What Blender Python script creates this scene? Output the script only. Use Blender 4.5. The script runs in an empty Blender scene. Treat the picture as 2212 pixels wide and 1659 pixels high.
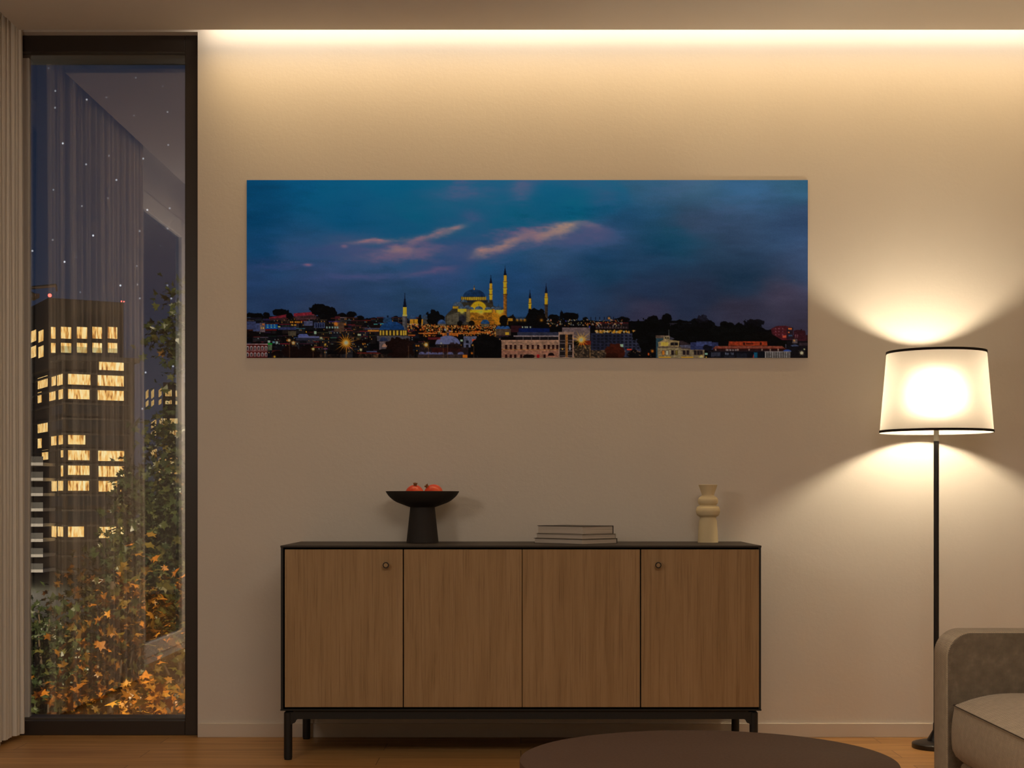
P_COVE_A, C_COVE_A = 5.4, (1.0, 0.86, 0.68)
P_COVE_B, C_COVE_B = 6.2, (1.0, 0.69, 0.32)
P_ROOM_FILL, C_ROOM_FILL = 56.0, (1.0, 0.90, 0.76)  # general fill added for the room, no fixture modelled
P_LAMP, C_LAMP = 20.0, (1.0, 0.88, 0.74)
BULB, C_BULB = 355.0, (1.0, 0.84, 0.59)
SH_TRANS, SH_SPOT, SH_ROUGH = (0.145, 0.128, 0.112), 0.09, 1.0
P_NEAR_TREE_FILL, P_FAR_TREE_FILL, P_TOWER_FILL = 3000.0, 5500.0, 90000.0  # added fill outdoors: near trees, far tree, tower
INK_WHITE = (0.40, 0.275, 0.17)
import bpy, bmesh, math, random
import numpy as np
from mathutils import Vector, Matrix

# ---------------------------------------------------------------- scale of the place
F, HX, HY, EYE = 3200.0, 1125.0, 1075.0, 0.92      # focal length in pixels, vanishing point, eye height
DW = F * EYE / 517.0                                # camera to back wall
SC = bpy.context.scene
COL = SC.collection
def PX(px, d): return (px - HX) * d / F             # world x of a column at distance d
def PZ(py, d): return EYE - (py - HY) * d / F       # world z of a row at distance d
def lin(c):
    c = c / 255.0
    return c / 12.92 if c <= 0.04045 else ((c + 0.055) / 1.055) ** 2.4
def rgb(r, g, b): return (lin(r), lin(g), lin(b), 1.0)

# ---------------------------------------------------------------- helpers
def link(o, parent=None):
    COL.objects.link(o)
    if parent is not None:
        o.parent = parent
    return o
def obj(name, bm, mat, parent=None, smooth=False, loc=None):
    me = bpy.data.meshes.new(name)
    bmesh.ops.recalc_face_normals(bm, faces=bm.faces)
    bm.to_mesh(me); bm.free()
    for m in (mat if isinstance(mat, (list, tuple)) else [mat]):
        me.materials.append(m)
    if smooth:
        for p in me.polygons: p.use_smooth = True
    o = bpy.data.objects.new(name, me)
    link(o, parent)
    if loc is not None: o.location = loc
    return o
def auto_smooth(o, deg=35):
    me = o.data
    me.polygons.foreach_set('use_smooth', [True] * len(me.polygons))
    me.set_sharp_from_angle(angle=math.radians(deg))
    return o
def tag(o, label=None, cat=None, group=None, kind=None):
    if label: o['label'] = label
    if cat: o['category'] = cat
    if group: o['group'] = group
    if kind: o['kind'] = kind
    return o
def thing(name, loc, label, cat, group=None, rz=0.0):
    o = bpy.data.objects.new(name, None)
    o.empty_display_size = 0.1
    link(o); o.location = loc; o.rotation_euler = (0, 0, rz)
    return tag(o, label, cat, group)
def copy_tree(o, parent=None):
    c = o.copy(); COL.objects.link(c)
    if parent is not None: c.parent = parent
    for ch in list(o.children): copy_tree(ch, c)
    return c
def box(bm, x0, x1, y0, y1, z0, z1, bevel=0.0, seg=2):
    r = bmesh.ops.create_cube(bm, size=1.0)
    M = Matrix.Translation(((x0 + x1) / 2, (y0 + y1) / 2, (z0 + z1) / 2)) @ Matrix.Diagonal((x1 - x0, y1 - y0, z1 - z0, 1))
    bmesh.ops.transform(bm, matrix=M, verts=r['verts'])
    if bevel > 0:
        es = list({e for v in r['verts'] for e in v.link_edges})
        bmesh.ops.bevel(bm, geom=es, offset=bevel, segments=seg, affect='EDGES', profile=0.5)
    return bm
def bx(*a, **k): return box(bmesh.new(), *a, **k)
def lathe(bm, prof, n=64, cx=0, cy=0, closed=False):
    """prof: list of (r, z); rings around the z axis, r == 0 gives a pole"""
    rings = []
    for r, z in prof:
        if r <= 1e-7:
            rings.append([bm.verts.new((cx, cy, z))])
        else:
            rings.append([bm.verts.new((cx + r * math.cos(2 * math.pi * i / n), cy + r * math.sin(2 * math.pi * i / n), z)) for i in range(n)])
    pairs = list(zip(rings, rings[1:]))
    if closed: pairs.append((rings[-1], rings[0]))
    for a, b in pairs:
        for i in range(n):
            j = (i + 1) % n
            if len(a) == 1 and len(b) == 1: continue
            if len(a) == 1: bm.faces.new((a[0], b[i], b[j]))
            elif len(b) == 1: bm.faces.new((a[i], a[j], b[0]))
            else: bm.faces.new((a[i], a[j], b[j], b[i]))
    return bm
def tube(bm, pts, r, n=12, cap=True):
    pts = [Vector(p) for p in pts]
    rr = r if isinstance(r, (list, tuple)) else [r] * len(pts)
    rings = []
    for k, p in enumerate(pts):
        t = (pts[min(k + 1, len(pts) - 1)] - pts[max(k - 1, 0)]).normalized()
        u = t.orthogonal().normalized(); v = t.cross(u)
        if rings:
            pu = rings[-1][1]
            u = (pu - t * pu.dot(t)).normalized(); v = t.cross(u)
        rings.append(([bm.verts.new(p + (u * math.cos(2 * math.pi * i / n) + v * math.sin(2 * math.pi * i / n)) * rr[k]) for i in range(n)], u))
    for (a, _), (b, _) in zip(rings, rings[1:]):
        for i in range(n):
            j = (i + 1) % n
            bm.faces.new((a[i], a[j], b[j], b[i]))
    if cap:
        bm.faces.new(rings[0][0]); bm.faces.new(list(reversed(rings[-1][0])))
    return bm
def smooth_prof(pts, n=6):
    """Catmull-Rom through (r, z) points"""
    out = []
    P = [pts[0]] + list(pts) + [pts[-1]]
    for i in range(1, len(P) - 2):
        p0, p1, p2, p3 = P[i - 1], P[i], P[i + 1], P[i + 2]
        for k in range(n):
            t = k / n
            out.append(tuple(0.5 * ((2 * p1[a]) + (-p0[a] + p2[a]) * t + (2 * p0[a] - 5 * p1[a] + 4 * p2[a] - p3[a]) * t * t
                                    + (-p0[a] + 3 * p1[a] - 3 * p2[a] + p3[a]) * t ** 3) for a in (0, 1)))
    out.append(tuple(pts[-1]))
    return out

# ---------------------------------------------------------------- materials
def mat(name, color, rough=0.6, spec=0.5, metal=0.0, **kw):
    m = bpy.data.materials.new(name); m.use_nodes = True
    b = m.node_tree.nodes['Principled BSDF']
    b.inputs['Base Color'].default_value = color if len(color) == 4 else (*color, 1)
    b.inputs['Roughness'].default_value = rough
    b.inputs['Specular IOR Level'].default_value = spec
    b.inputs['Metallic'].default_value = metal
    for k, v in kw.items(): b.inputs[k].default_value = v
    return m
class NT:
    def __init__(s, m): s.m = m; s.t = m.node_tree; s.b = s.t.nodes.get('Principled BSDF'); s.out = s.t.nodes.get('Material Output')
    def n(s, typ, **kw):
        nd = s.t.nodes.new(typ)
        for k, v in kw.items():
            if hasattr(nd, k) and k not in nd.inputs: setattr(nd, k, v)
            else: nd.inputs[k].default_value = v
        return nd
    def l(s, a, b): s.t.links.new(a, b)
    def coords(s, scale=(1, 1, 1), rot=(0, 0, 0), loc=(0, 0, 0), kind='Object'):
        tc = s.n('ShaderNodeTexCoord'); mp = s.n('ShaderNodeMapping')
        mp.inputs['Scale'].default_value = scale; mp.inputs['Rotation'].default_value = rot; mp.inputs['Location'].default_value = loc
        s.l(tc.outputs[kind], mp.inputs['Vector']); return mp.outputs['Vector']
    def ramp(s, fac, stops):
        r = s.n('ShaderNodeValToRGB'); e = r.color_ramp.elements
        while len(e) < len(stops): e.new(0.5)
        for el, (p, c) in zip(e, stops): el.position = p; el.color = c if len(c) == 4 else (*c, 1)
        s.l(fac, r.inputs['Fac']); return r.outputs['Color']
    def bump(s, h, strength=0.2, dist=0.01):
        b = s.n('ShaderNodeBump'); b.inputs['Strength'].default_value = strength; b.inputs['Distance'].default_value = dist
        s.l(h, b.inputs['Height']); s.l(b.outputs['Normal'], s.b.inputs['Normal']); return b
def plaster(name, c1, c2, rough=0.85, bump=0.12):
    m = mat(name, c1, rough, 0.2); t = NT(m)
    v = t.coords()
    n1 = t.n('ShaderNodeTexNoise', Scale=1.6, Detail=5.0)
    n2 = t.n('ShaderNodeTexNoise', Scale=55.0, Detail=6.0, Roughness=0.65)
    t.l(v, n1.inputs['Vector']); t.l(v, n2.inputs['Vector'])
    t.l(t.ramp(n1.outputs['Fac'], [(0.35, c1), (0.65, c2)]), t.b.inputs['Base Color'])
    t.bump(n2.outputs['Fac'], bump, 0.006)
    return m
M = {}
M['wall'] = plaster('wall_plaster', (0.72, 0.655, 0.585), (0.75, 0.685, 0.61))
M['ceiling'] = plaster('ceiling_plaster', (0.70, 0.64, 0.575), (0.72, 0.66, 0.59), bump=0.04)
M['base'] = mat('baseboard_paint', (0.70, 0.62, 0.53), 0.5, 0.4)
M['black'] = mat('black_lacquer', (0.012, 0.011, 0.010), 0.5, 0.35)
M['blacktop'] = mat('black_stained_top', (0.030, 0.022, 0.017), 0.55, 0.35)
M['void'] = mat('shadow_gap_black', (0.004, 0.004, 0.004), 0.8, 0.1)
M['bowl'] = mat('dark_stoneware', (0.034, 0.027, 0.023), 0.75, 0.3)
M['vase'] = mat('cream_ceramic', (0.78, 0.64, 0.39), 0.7, 0.3)
M['frame'] = mat('bronze_window_frame', (0.040, 0.029, 0.023), 0.42, 0.5)
M['bead'] = mat('brown_glazing_bead', (0.105, 0.082, 0.062), 0.45, 0.5)
M['cream'] = mat('cream_painted_frame', (0.80, 0.75, 0.68), 0.45, 0.4)
M['lampblack'] = mat('black_lamp_metal', (0.010, 0.009, 0.009), 0.35, 0.5)
M['trimblack'] = mat('black_shade_trim', (0.016, 0.011, 0.009), 0.8, 0.2)
M['brass'] = mat('dull_socket_metal', (0.22, 0.20, 0.17), 0.4, 0.5, 0.8)

def oak(name, dark, mid, light, seed, rings=1.0):
    """veneer with the grain along local z"""
    m = mat(name, mid, 0.55, 0.3); t = NT(m)
    v = t.coords((9.0, 9.0, 0.55), loc=(seed * 3.7, seed * 1.3, seed * 0.9))
    warp = t.n('ShaderNodeTexNoise', Scale=1.3, Detail=3.0)
    t.l(v, warp.inputs['Vector'])
    add = t.n('ShaderNodeVectorMath', operation='MULTIPLY_ADD')
    add.inputs[1].default_value = (1.5 * rings, 1.5 * rings, 0.1); t.l(warp.outputs['Color'], add.inputs[0]); t.l(v, add.inputs[2])
    w = t.n('ShaderNodeTexNoise', Scale=3.4, Detail=8.0, Roughness=0.62)
    t.l(add.outputs['Vector'], w.inputs['Vector'])
    v2 = t.coords((240.0, 240.0, 4.5), loc=(seed, 0, seed))
    f = t.n('ShaderNodeTexNoise', Scale=1.0, Detail=3.0, Roughness=0.6); t.l(v2, f.inputs['Vector'])
    c1 = t.ramp(w.outputs['Fac'], [(0.34, dark), (0.5, mid), (0.68, light)])
    pores = t.ramp(f.outputs['Fac'], [(0.30, (0.55, 0.50, 0.46)), (0.48, (1, 1, 1))])
    mx = t.n('ShaderNodeMix', data_type='RGBA', blend_type='MULTIPLY'); mx.inputs['Factor'].default_value = 0.55
    t.l(c1, mx.inputs['A']); t.l(pores, mx.inputs['B']); t.l(mx.outputs['Result'], t.b.inputs['Base Color'])
    t.bump(f.outputs['Fac'], 0.12, 0.002)
    return m
OAK = [oak('oak_veneer_%s' % n, (0.315, 0.194, 0.090), (0.36, 0.228, 0.110), (0.40, 0.26, 0.132), s, r)
       for n, s, r in (('first', 1.0, 1.0), ('second', 2.3, 1.2), ('third', 3.9, 0.8), ('fourth', 5.2, 0.9))]

def floor_mat():
    m = mat('oak_floorboards', (0.4, 0.2, 0.09), 0.42, 0.4); t = NT(m)
    v = t.coords()
    br = t.n('ShaderNodeTexBrick', Scale=1.0, offset=0.37, offset_frequency=2)
    for k, x in (('Mortar Size', 0.0016), ('Mortar Smooth', 0.2), ('Bias', 0.0), ('Brick Width', 1.35), ('Row Height', 0.15)): br.inputs[k].default_value = x
    br.inputs['Color1'].default_value = (0.0, 0.0, 0.0, 1); br.inputs['Color2'].default_value = (1, 1, 1, 1); br.inputs['Mortar'].default_value = (0.5, 0.5, 0.5, 1)
    t.l(v, br.inputs['Vector'])
    vm = t.n('ShaderNodeVectorMath', operation='MULTIPLY_ADD'); vm.inputs[1].default_value = (0.7, 9.0, 1)
    off = t.n('ShaderNodeVectorMath', operation='SCALE'); off.inputs['Scale'].default_value = 7.0
    t.l(br.outputs['Color'], off.inputs[0]); t.l(v, vm.inputs[0]); t.l(off.outputs['Vector'], vm.inputs[2])
    g = t.n('ShaderNodeTexNoise', Scale=3.0, Detail=8.0, Roughness=0.6, Distortion=0.6); t.l(vm.outputs['Vector'], g.inputs['Vector'])
    col = t.ramp(g.outputs['Fac'], [(0.3, (0.37, 0.185, 0.062)), (0.5, (0.50, 0.262, 0.090)), (0.7, (0.60, 0.33, 0.12))])
    tone = t.ramp(br.outputs['Color'], [(0.0, (0.84, 0.82, 0.80)), (1.0, (1.08, 1.06, 1.04))])
    mx = t.n('ShaderNodeMix', data_type='RGBA', blend_type='MULTIPLY'); mx.inputs['Factor'].default_value = 1.0
    t.l(col, mx.inputs['A']); t.l(tone, mx.inputs['B'])
    mo = t.n('ShaderNodeMix', data_type='RGBA'); mo.inputs['B'].default_value = (0.20, 0.10, 0.04, 1)
    t.l(br.outputs['Fac'], mo.inputs['Factor']); t.l(mx.outputs['Result'], mo.inputs['A']); t.l(mo.outputs['Result'], t.b.inputs['Base Color'])
    t.bump(g.outputs['Fac'], 0.06, 0.003)
    return m
M['floor'] = floor_mat()

def weave(name, c_dark, c_light, scale, rot=0.0, bump=0.5):
    """two-colour plain weave; threads a few millimetres wide"""
    m = mat(name, c_light, 0.95, 0.1, **{'Sheen Weight': 0.15}); t = NT(m)
    v = t.coords((scale, scale, scale), rot=(0, rot, 0))
    def wav(axis):
        w = t.n('ShaderNodeTexWave', wave_type='BANDS', bands_direction=axis, wave_profile='SIN'); w.inputs['Scale'].default_value = 0.5
        w.inputs['Distortion'].default_value = 0.5; w.inputs['Detail'].default_value = 1.0; w.inputs['Detail Scale'].default_value = 0.25
        t.l(v, w.inputs['Vector']); return w.outputs['Fac']
    def mul(a_, b_):
        m_ = t.n('ShaderNodeMath', operation='MULTIPLY'); t.l(a_, m_.inputs[0])
        if isinstance(b_, float): m_.inputs[1].default_value = b_
        else: t.l(b_, m_.inputs[1])
        return m_.outputs[0]
    def add(a_, b_):
        m_ = t.n('ShaderNodeMath', operation='ADD'); t.l(a_, m_.inputs[0]); t.l(b_, m_.inputs[1]); return m_.outputs[0]
    wx, wy, wz = wav('X'), wav('Y'), wav('Z')
    ge = t.n('ShaderNodeNewGeometry'); sp = t.n('ShaderNodeSeparateXYZ'); t.l(ge.outputs['True Normal'], sp.inputs[0])
    n2 = [mul(sp.outputs[k], sp.outputs[k]) for k in range(3)]      # which pair of threads lies in this face
    tot = add(add(mul(n2[0], mul(wy, wz)), mul(n2[1], mul(wx, wz))), mul(n2[2], mul(wx, wy)))
    mx0 = t.n('ShaderNodeMath', operation='MULTIPLY'); mx0.inputs[1].default_value = 1.25; t.l(tot, mx0.inputs[0])
    nz = t.n('ShaderNodeTexNoise', Scale=60.0, Detail=3.0); t.l(t.coords(), nz.inputs['Vector'])
    ad = t.n('ShaderNodeMath', operation='MULTIPLY_ADD'); ad.inputs[1].default_value = 0.35
    t.l(nz.outputs['Fac'], ad.inputs[0]); t.l(mx0.outputs[0], ad.inputs[2])
    t.l(t.ramp(ad.outputs[0], [(0.22, c_dark), (0.75, c_light)]), t.b.inputs['Base Color'])
    t.bump(mx0.outputs[0], bump, 0.0015)
    return m
M['shell'] = weave('taupe_upholstery', (0.24, 0.175, 0.11), (0.74, 0.58, 0.39), 300.0)
M['mesh'] = weave('coarse_two_tone_weave', (0.030, 0.020, 0.014), (0.47, 0.36, 0.245), 277.0, math.radians(45), 0.7)
M['cushion'] = weave('taupe_cushion_fabric', (0.24, 0.175, 0.115), (0.76, 0.585, 0.39), 265.0)
M['piping'] = mat('brown_seam', (0.07, 0.052, 0.038), 0.9, 0.1)

def table_mat():
    m = mat('brown_linoleum_table_top', (0.10, 0.068, 0.045), 0.66, 0.22); t = NT(m)
    n = t.n('ShaderNodeTexNoise', Scale=180.0, Detail=4.0); t.l(t.coords(), n.inputs['Vector'])
    t.l(t.ramp(n.outputs['Fac'], [(0.3, (0.074, 0.037, 0.021)), (0.7, (0.102, 0.055, 0.032))]), t.b.inputs['Base Color'])
    t.bump(n.outputs['Fac'], 0.08, 0.002)
    return m
M['table'] = table_mat()

def pages_mat():
    m = mat('book_pages', (0.66, 0.58, 0.48), 0.9, 0.1); t = NT(m)
    n = t.n('ShaderNodeTexNoise', Scale=1.0, Detail=2.0); t.l(t.coords((4.0, 4.0, 900.0)), n.inputs['Vector'])
    t.l(t.ramp(n.outputs['Fac'], [(0.35, (0.50, 0.43, 0.36)), (0.6, (0.70, 0.61, 0.52))]), t.b.inputs['Base Color'])
    return m
M['pages'] = pages_mat()

def pom_mat():
    m = mat('pomegranate_skin', (0.55, 0.06, 0.02), 0.38, 0.5); t = NT(m)
    n = t.n('ShaderNodeTexNoise', Scale=26.0, Detail=4.0); t.l(t.coords(), n.inputs['Vector'])
    t.l(t.ramp(n.outputs['Fac'], [(0.35, (0.62, 0.045, 0.015)), (0.6, (0.80, 0.095, 0.025)), (0.8, (0.85, 0.20, 0.06))]), t.b.inputs['Base Color'])
    return m
M['pom'] = pom_mat()
M['calyx'] = mat('dry_calyx', (0.26, 0.11, 0.040), 0.8, 0.2)

def sheer(name, color, transp=0.12, transl=0.45):
    m = bpy.data.materials.new(name); m.use_nodes = True; t = NT(m)
    t.t.nodes.remove(t.b)
    d = t.n('ShaderNodeBsdfDiffuse'); tr = t.n('ShaderNodeBsdfTranslucent'); tp = t.n('ShaderNodeBsdfTransparent')
    for x in (d, tr): x.inputs['Color'].default_value = (*color, 1)
    a = t.n('ShaderNodeMixShader'); a.inputs[0].default_value = transl; t.l(d.outputs[0], a.inputs[1]); t.l(tr.outputs[0], a.inputs[2])
    b = t.n('ShaderNodeMixShader'); b.inputs[0].default_value = transp; t.l(a.outputs[0], b.inputs[1]); t.l(tp.outputs[0], b.inputs[2])
    t.l(b.outputs[0], t.out.inputs['Surface'])
    return m
M['curtain'] = sheer('sheer_curtain', (0.93, 0.86, 0.76), 0.04, 0.15)

def shade_mat():
    m = bpy.data.materials.new('cream_shade_fabric'); m.use_nodes = True; t = NT(m)
    t.t.nodes.remove(t.b)
    d = t.n('ShaderNodeBsdfDiffuse'); d.inputs['Color'].default_value = (0.80, 0.74, 0.64, 1)
    tr = t.n('ShaderNodeBsdfTranslucent'); tr.inputs['Color'].default_value = (*SH_TRANS, 1)
    g = t.n('ShaderNodeBsdfRefraction'); g.inputs['Color'].default_value = (0.9, 0.85, 0.75, 1); g.inputs['Roughness'].default_value = SH_ROUGH; g.inputs['IOR'].default_value = 1.45
    a = t.n('ShaderNodeMixShader'); a.inputs[0].default_value = 0.55; t.l(d.outputs[0], a.inputs[1]); t.l(tr.outputs[0], a.inputs[2])
    c = t.n('ShaderNodeMixShader'); c.inputs[0].default_value = SH_SPOT; t.l(a.outputs[0], c.inputs[1]); t.l(g.outputs[0], c.inputs[2])
    t.l(c.outputs[0], t.out.inputs['Surface'])
    return m
M['shade'] = shade_mat()

def emit(name, color, strength):
    m = bpy.data.materials.new(name); m.use_nodes = True; t = NT(m)
    t.t.nodes.remove(t.b)
    e = t.n('ShaderNodeEmission'); e.inputs['Color'].default_value = (*color, 1); e.inputs['Strength'].default_value = strength
    t.l(e.outputs[0], t.out.inputs['Surface']); return m
M['bulb'] = emit('lit_bulb', C_BULB, BULB)

def glass(name, refl, tint=(0.93, 0.95, 0.96)):
    """coated double glazing: part mirror, part clear"""
    m = bpy.data.materials.new(name); m.use_nodes = True; t = NT(m)
    t.t.nodes.remove(t.b)
    tp = t.n('ShaderNodeBsdfTransparent'); tp.inputs['Color'].default_value = (*tint, 1)
    gl = t.n('ShaderNodeBsdfGlossy'); gl.inputs['Color'].default_value = (1, 1, 1, 1); gl.inputs['Roughness'].default_value = 0.0
    fr = t.n('ShaderNodeFresnel'); fr.inputs['IOR'].default_value = 1.5
    ad = t.n('ShaderNodeMath', operation='ADD', use_clamp=True); ad.inputs[1].default_value = refl; t.l(fr.outputs[0], ad.inputs[0])
    mx = t.n('ShaderNodeMixShader'); t.l(ad.outputs[0], mx.inputs[0]); t.l(tp.outputs[0], mx.inputs[1]); t.l(gl.outputs[0], mx.inputs[2])
    t.l(mx.outputs[0], t.out.inputs['Surface']); return m
M['glass'] = glass('coated_window_glass', 0.27)
M['clear'] = glass('balcony_glass', 0.02, (0.80, 0.84, 0.84))
# ================================================================ the printed panorama (colours of the ink, painted as numbers on the print's own grid)
def paint_skyline(W, H):
    """returns linear RGB rows from the top; coordinates below are columns 533..1745 and rows 389..773"""
    R = np.random.RandomState(4)
    OX, OY = 533.0, 389.0
    xx, yy = np.meshgrid(np.arange(W) + 0.5, np.arange(H) + 0.5)
    X, Y = xx + OX, yy + OY
    def value_noise(sx, sy, seed):
        r = np.random.RandomState(seed)
        gw, gh = int(W / sx) + 3, int(H / sy) + 3
        g = r.rand(gh, gw)
        fx, fy = xx / sx, yy / sy
        ix, iy = fx.astype(int), fy.astype(int); tx, ty = fx - ix, fy - iy
        tx = tx * tx * (3 - 2 * tx); ty = ty * ty * (3 - 2 * ty)
        return (g[iy, ix] * (1 - tx) + g[iy, ix + 1] * tx) * (1 - ty) + (g[iy + 1, ix] * (1 - tx) + g[iy + 1, ix + 1] * tx) * ty
    def fbm(sx, sy, seed, oct=5):
        a, s, t = 1.0, 0.0, 0.0
        for k in range(oct):
            s = s + a * value_noise(max(2.0, sx / 2 ** k), max(2.0, sy / 2 ** k), seed + k); t += a; a *= 0.55
        return s / t
    # ---- sky: scattered colour readings blended smoothly
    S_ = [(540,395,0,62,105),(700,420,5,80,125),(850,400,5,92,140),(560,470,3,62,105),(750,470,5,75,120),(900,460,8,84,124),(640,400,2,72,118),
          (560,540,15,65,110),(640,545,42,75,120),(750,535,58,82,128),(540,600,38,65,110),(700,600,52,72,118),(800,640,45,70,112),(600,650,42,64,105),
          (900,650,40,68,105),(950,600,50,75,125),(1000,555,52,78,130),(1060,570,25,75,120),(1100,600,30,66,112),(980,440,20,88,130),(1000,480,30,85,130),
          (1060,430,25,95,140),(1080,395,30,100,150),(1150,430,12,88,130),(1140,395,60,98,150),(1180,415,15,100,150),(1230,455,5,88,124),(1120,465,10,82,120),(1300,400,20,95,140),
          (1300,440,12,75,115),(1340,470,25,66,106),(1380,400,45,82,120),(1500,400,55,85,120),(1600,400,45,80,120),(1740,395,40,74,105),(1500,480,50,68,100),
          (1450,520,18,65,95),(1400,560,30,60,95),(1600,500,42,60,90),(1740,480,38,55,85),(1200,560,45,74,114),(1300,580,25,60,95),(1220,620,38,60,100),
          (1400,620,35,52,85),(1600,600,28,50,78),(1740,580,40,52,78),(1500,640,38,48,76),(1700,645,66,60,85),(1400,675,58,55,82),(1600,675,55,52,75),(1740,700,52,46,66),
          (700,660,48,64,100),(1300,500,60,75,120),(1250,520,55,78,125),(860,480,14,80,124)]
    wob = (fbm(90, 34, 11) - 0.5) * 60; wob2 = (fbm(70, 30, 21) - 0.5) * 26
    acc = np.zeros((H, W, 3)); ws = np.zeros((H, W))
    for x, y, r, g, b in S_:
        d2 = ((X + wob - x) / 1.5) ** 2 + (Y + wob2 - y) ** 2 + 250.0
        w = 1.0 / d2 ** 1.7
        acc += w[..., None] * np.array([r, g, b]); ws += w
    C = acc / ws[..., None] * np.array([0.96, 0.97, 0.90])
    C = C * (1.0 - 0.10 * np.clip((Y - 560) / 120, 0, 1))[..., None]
    def mixin(mask, col):
        nonlocal C
        C = C + (np.array(col, float) - C) * np.clip(mask, 0, 1)[..., None]
    fine = fbm(46, 12, 33); fine2 = fbm(26, 9, 44); fine3 = fbm(18, 6, 55, 4)
    def cloud(x, y, rx, ry, ang, col, k, rag=1.0):
        ca, sa = math.cos(ang), math.sin(ang)
        dx, dy = X - x + (fine2 - 0.5) * rx * 0.5 * rag, Y - y + (fine - 0.5) * ry * 2.2 * rag
        u, v = (dx * ca + dy * sa) / rx, (-dx * sa + dy * ca) / ry
        m = np.exp(-(u * u + v * v) * 1.3)
        mixin(m * k * (0.45 + 0.7 * (fine - 0.2) + 0.9 * (fine3 - 0.35)), col)
    cloud(1000, 418, 80, 24, -0.1, (88, 104, 148), 0.85); cloud(1125, 412, 28, 28, -0.7, (104, 112, 156), 0.85)
    cloud(1025, 470, 28, 11, 0.3, (95, 102, 148), 0.7); cloud(1310, 430, 40, 30, 0.3, (66, 86, 122), 0.5); cloud(1255, 400, 60, 10, 0.1, (60, 92, 132), 0.5)
    cloud(1450, 410, 90, 25, -0.5, (62, 84, 116), 0.5); cloud(1560, 470, 120, 30, -0.4, (52, 68, 96), 0.5)
    cloud(1230, 452, 85, 17, 0.05, (2, 72, 104), 0.9); cloud(1420, 530, 60, 26, 0.1, (14, 58, 86), 0.6); cloud(1300, 560, 60, 20, 0, (20, 58, 92), 0.5)
    cloud(850, 540, 130, 24, -0.05, (92, 92, 132), 0.85); cloud(890, 545, 80, 20, -0.05, (118, 104, 140), 0.8); cloud(700, 545, 80, 16, 0.0, (58, 74, 116), 0.6)
    cloud(1130, 512, 105, 24, -0.2, (108, 104, 146), 0.95); cloud(1075, 548, 60, 16, -0.3, (104, 98, 138), 0.7); cloud(1190, 505, 60, 16, -0.2, (136, 120, 156), 0.8)
    cloud(1270, 512, 75, 18, 0.0, (92, 94, 134), 0.75); cloud(930, 588, 60, 9, -0.12, (112, 92, 128), 0.85)
    cloud(780, 600, 90, 8, 0.0, (80, 80, 120), 0.7); cloud(610, 577, 70, 7, 0.0, (66, 72, 112), 0.6); cloud(560, 570, 60, 14, 0.0, (50, 66, 106), 0.5)
    cloud(812, 521, 62, 6.0, -0.05, (206, 150, 164), 1.0); cloud(868, 543, 30, 8.0, -0.02, (236, 182, 182), 1.1); cloud(870, 548, 48, 12.0, -0.02, (160, 126, 152), 0.7)
    cloud(915, 516, 44, 9, -0.35, (178, 138, 160), 0.95); cloud(950, 503, 30, 8, -0.3, (190, 148, 166), 0.9); cloud(985, 494, 26, 8, -0.3, (206, 162, 174), 1.0); cloud(840, 557, 70, 7, -0.05, (146, 118, 150), 0.8)
    cloud(1050, 543, 32, 10, -0.25, (232, 174, 172), 1.05); cloud(1100, 526, 40, 9, -0.38, (228, 176, 176), 1.05)
    cloud(1160, 508, 44, 11, -0.25, (196, 154, 174), 1.0); cloud(1215, 496, 38, 11, -0.22, (244, 198, 188), 1.1); cloud(1185, 508, 26, 8, -0.2, (226, 180, 182), 0.8)
    cloud(1275, 490, 32, 8, 0.2, (142, 122, 150), 0.7); cloud(665, 573, 10, 3, 0, (190, 130, 160), 0.95, 0.4); cloud(744, 533, 8, 4, 0, (168, 128, 158), 0.9, 0.4)
    C += ((fbm(60, 16, 77) - 0.5) * 16)[..., None] * np.array([0.8, 0.8, 1.0])

    sky = C.copy()
    # ---- drawing tools
    SS = 3
    def sub(x0, y0, x1, y1):
        a, b = max(0, int(math.floor(x0 - OX)) - 1), min(W, int(math.ceil(x1 - OX)) + 1)
        c, d = max(0, int(math.floor(y0 - OY)) - 1), min(H, int(math.ceil(y1 - OY)) + 1)
        if a >= b or c >= d: return None
        return a, b, c, d
    def blend(s, m, col):
        a, b, c, d = s
        C[c:d, a:b] += (np.array(col, float) - C[c:d, a:b]) * np.clip(m, 0, 1)[..., None]
    def rect(x0, y0, x1, y1, col, k=1.0):
        s = sub(x0, y0, x1, y1)
        if not s: return
        a, b, c, d = s
        mx = np.clip(np.minimum(X[0, a:b] + 0.5, x1) - np.maximum(X[0, a:b] - 0.5, x0), 0, 1)
        my = np.clip(np.minimum(Y[c:d, 0] + 0.5, y1) - np.maximum(Y[c:d, 0] - 0.5, y0), 0, 1)
        blend(s, my[:, None] * mx[None] * k, col)
    def ell(x, y, rx, ry, col, k=1.0, top=False, shade=None):
        s = sub(x - rx, y - ry, x + rx, y + (0 if top else ry))
        if not s: return
        a, b, c, d = s
        u, v = (X[c:d, a:b] - x) / rx, (Y[c:d, a:b] - y) / ry
        m = np.clip((1 - np.sqrt(u * u + v * v)) * min(rx, ry) + 0.5, 0, 1)
        if top: m = m * np.clip(y - Y[c:d, a:b] + 0.5, 0, 1)
        blend(s, m * k, col)
        if shade is not None: blend(s, m * k * np.clip(0.5 - u * 0.5 - v * 0.4, 0, 1) * 0.6, shade)
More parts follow.
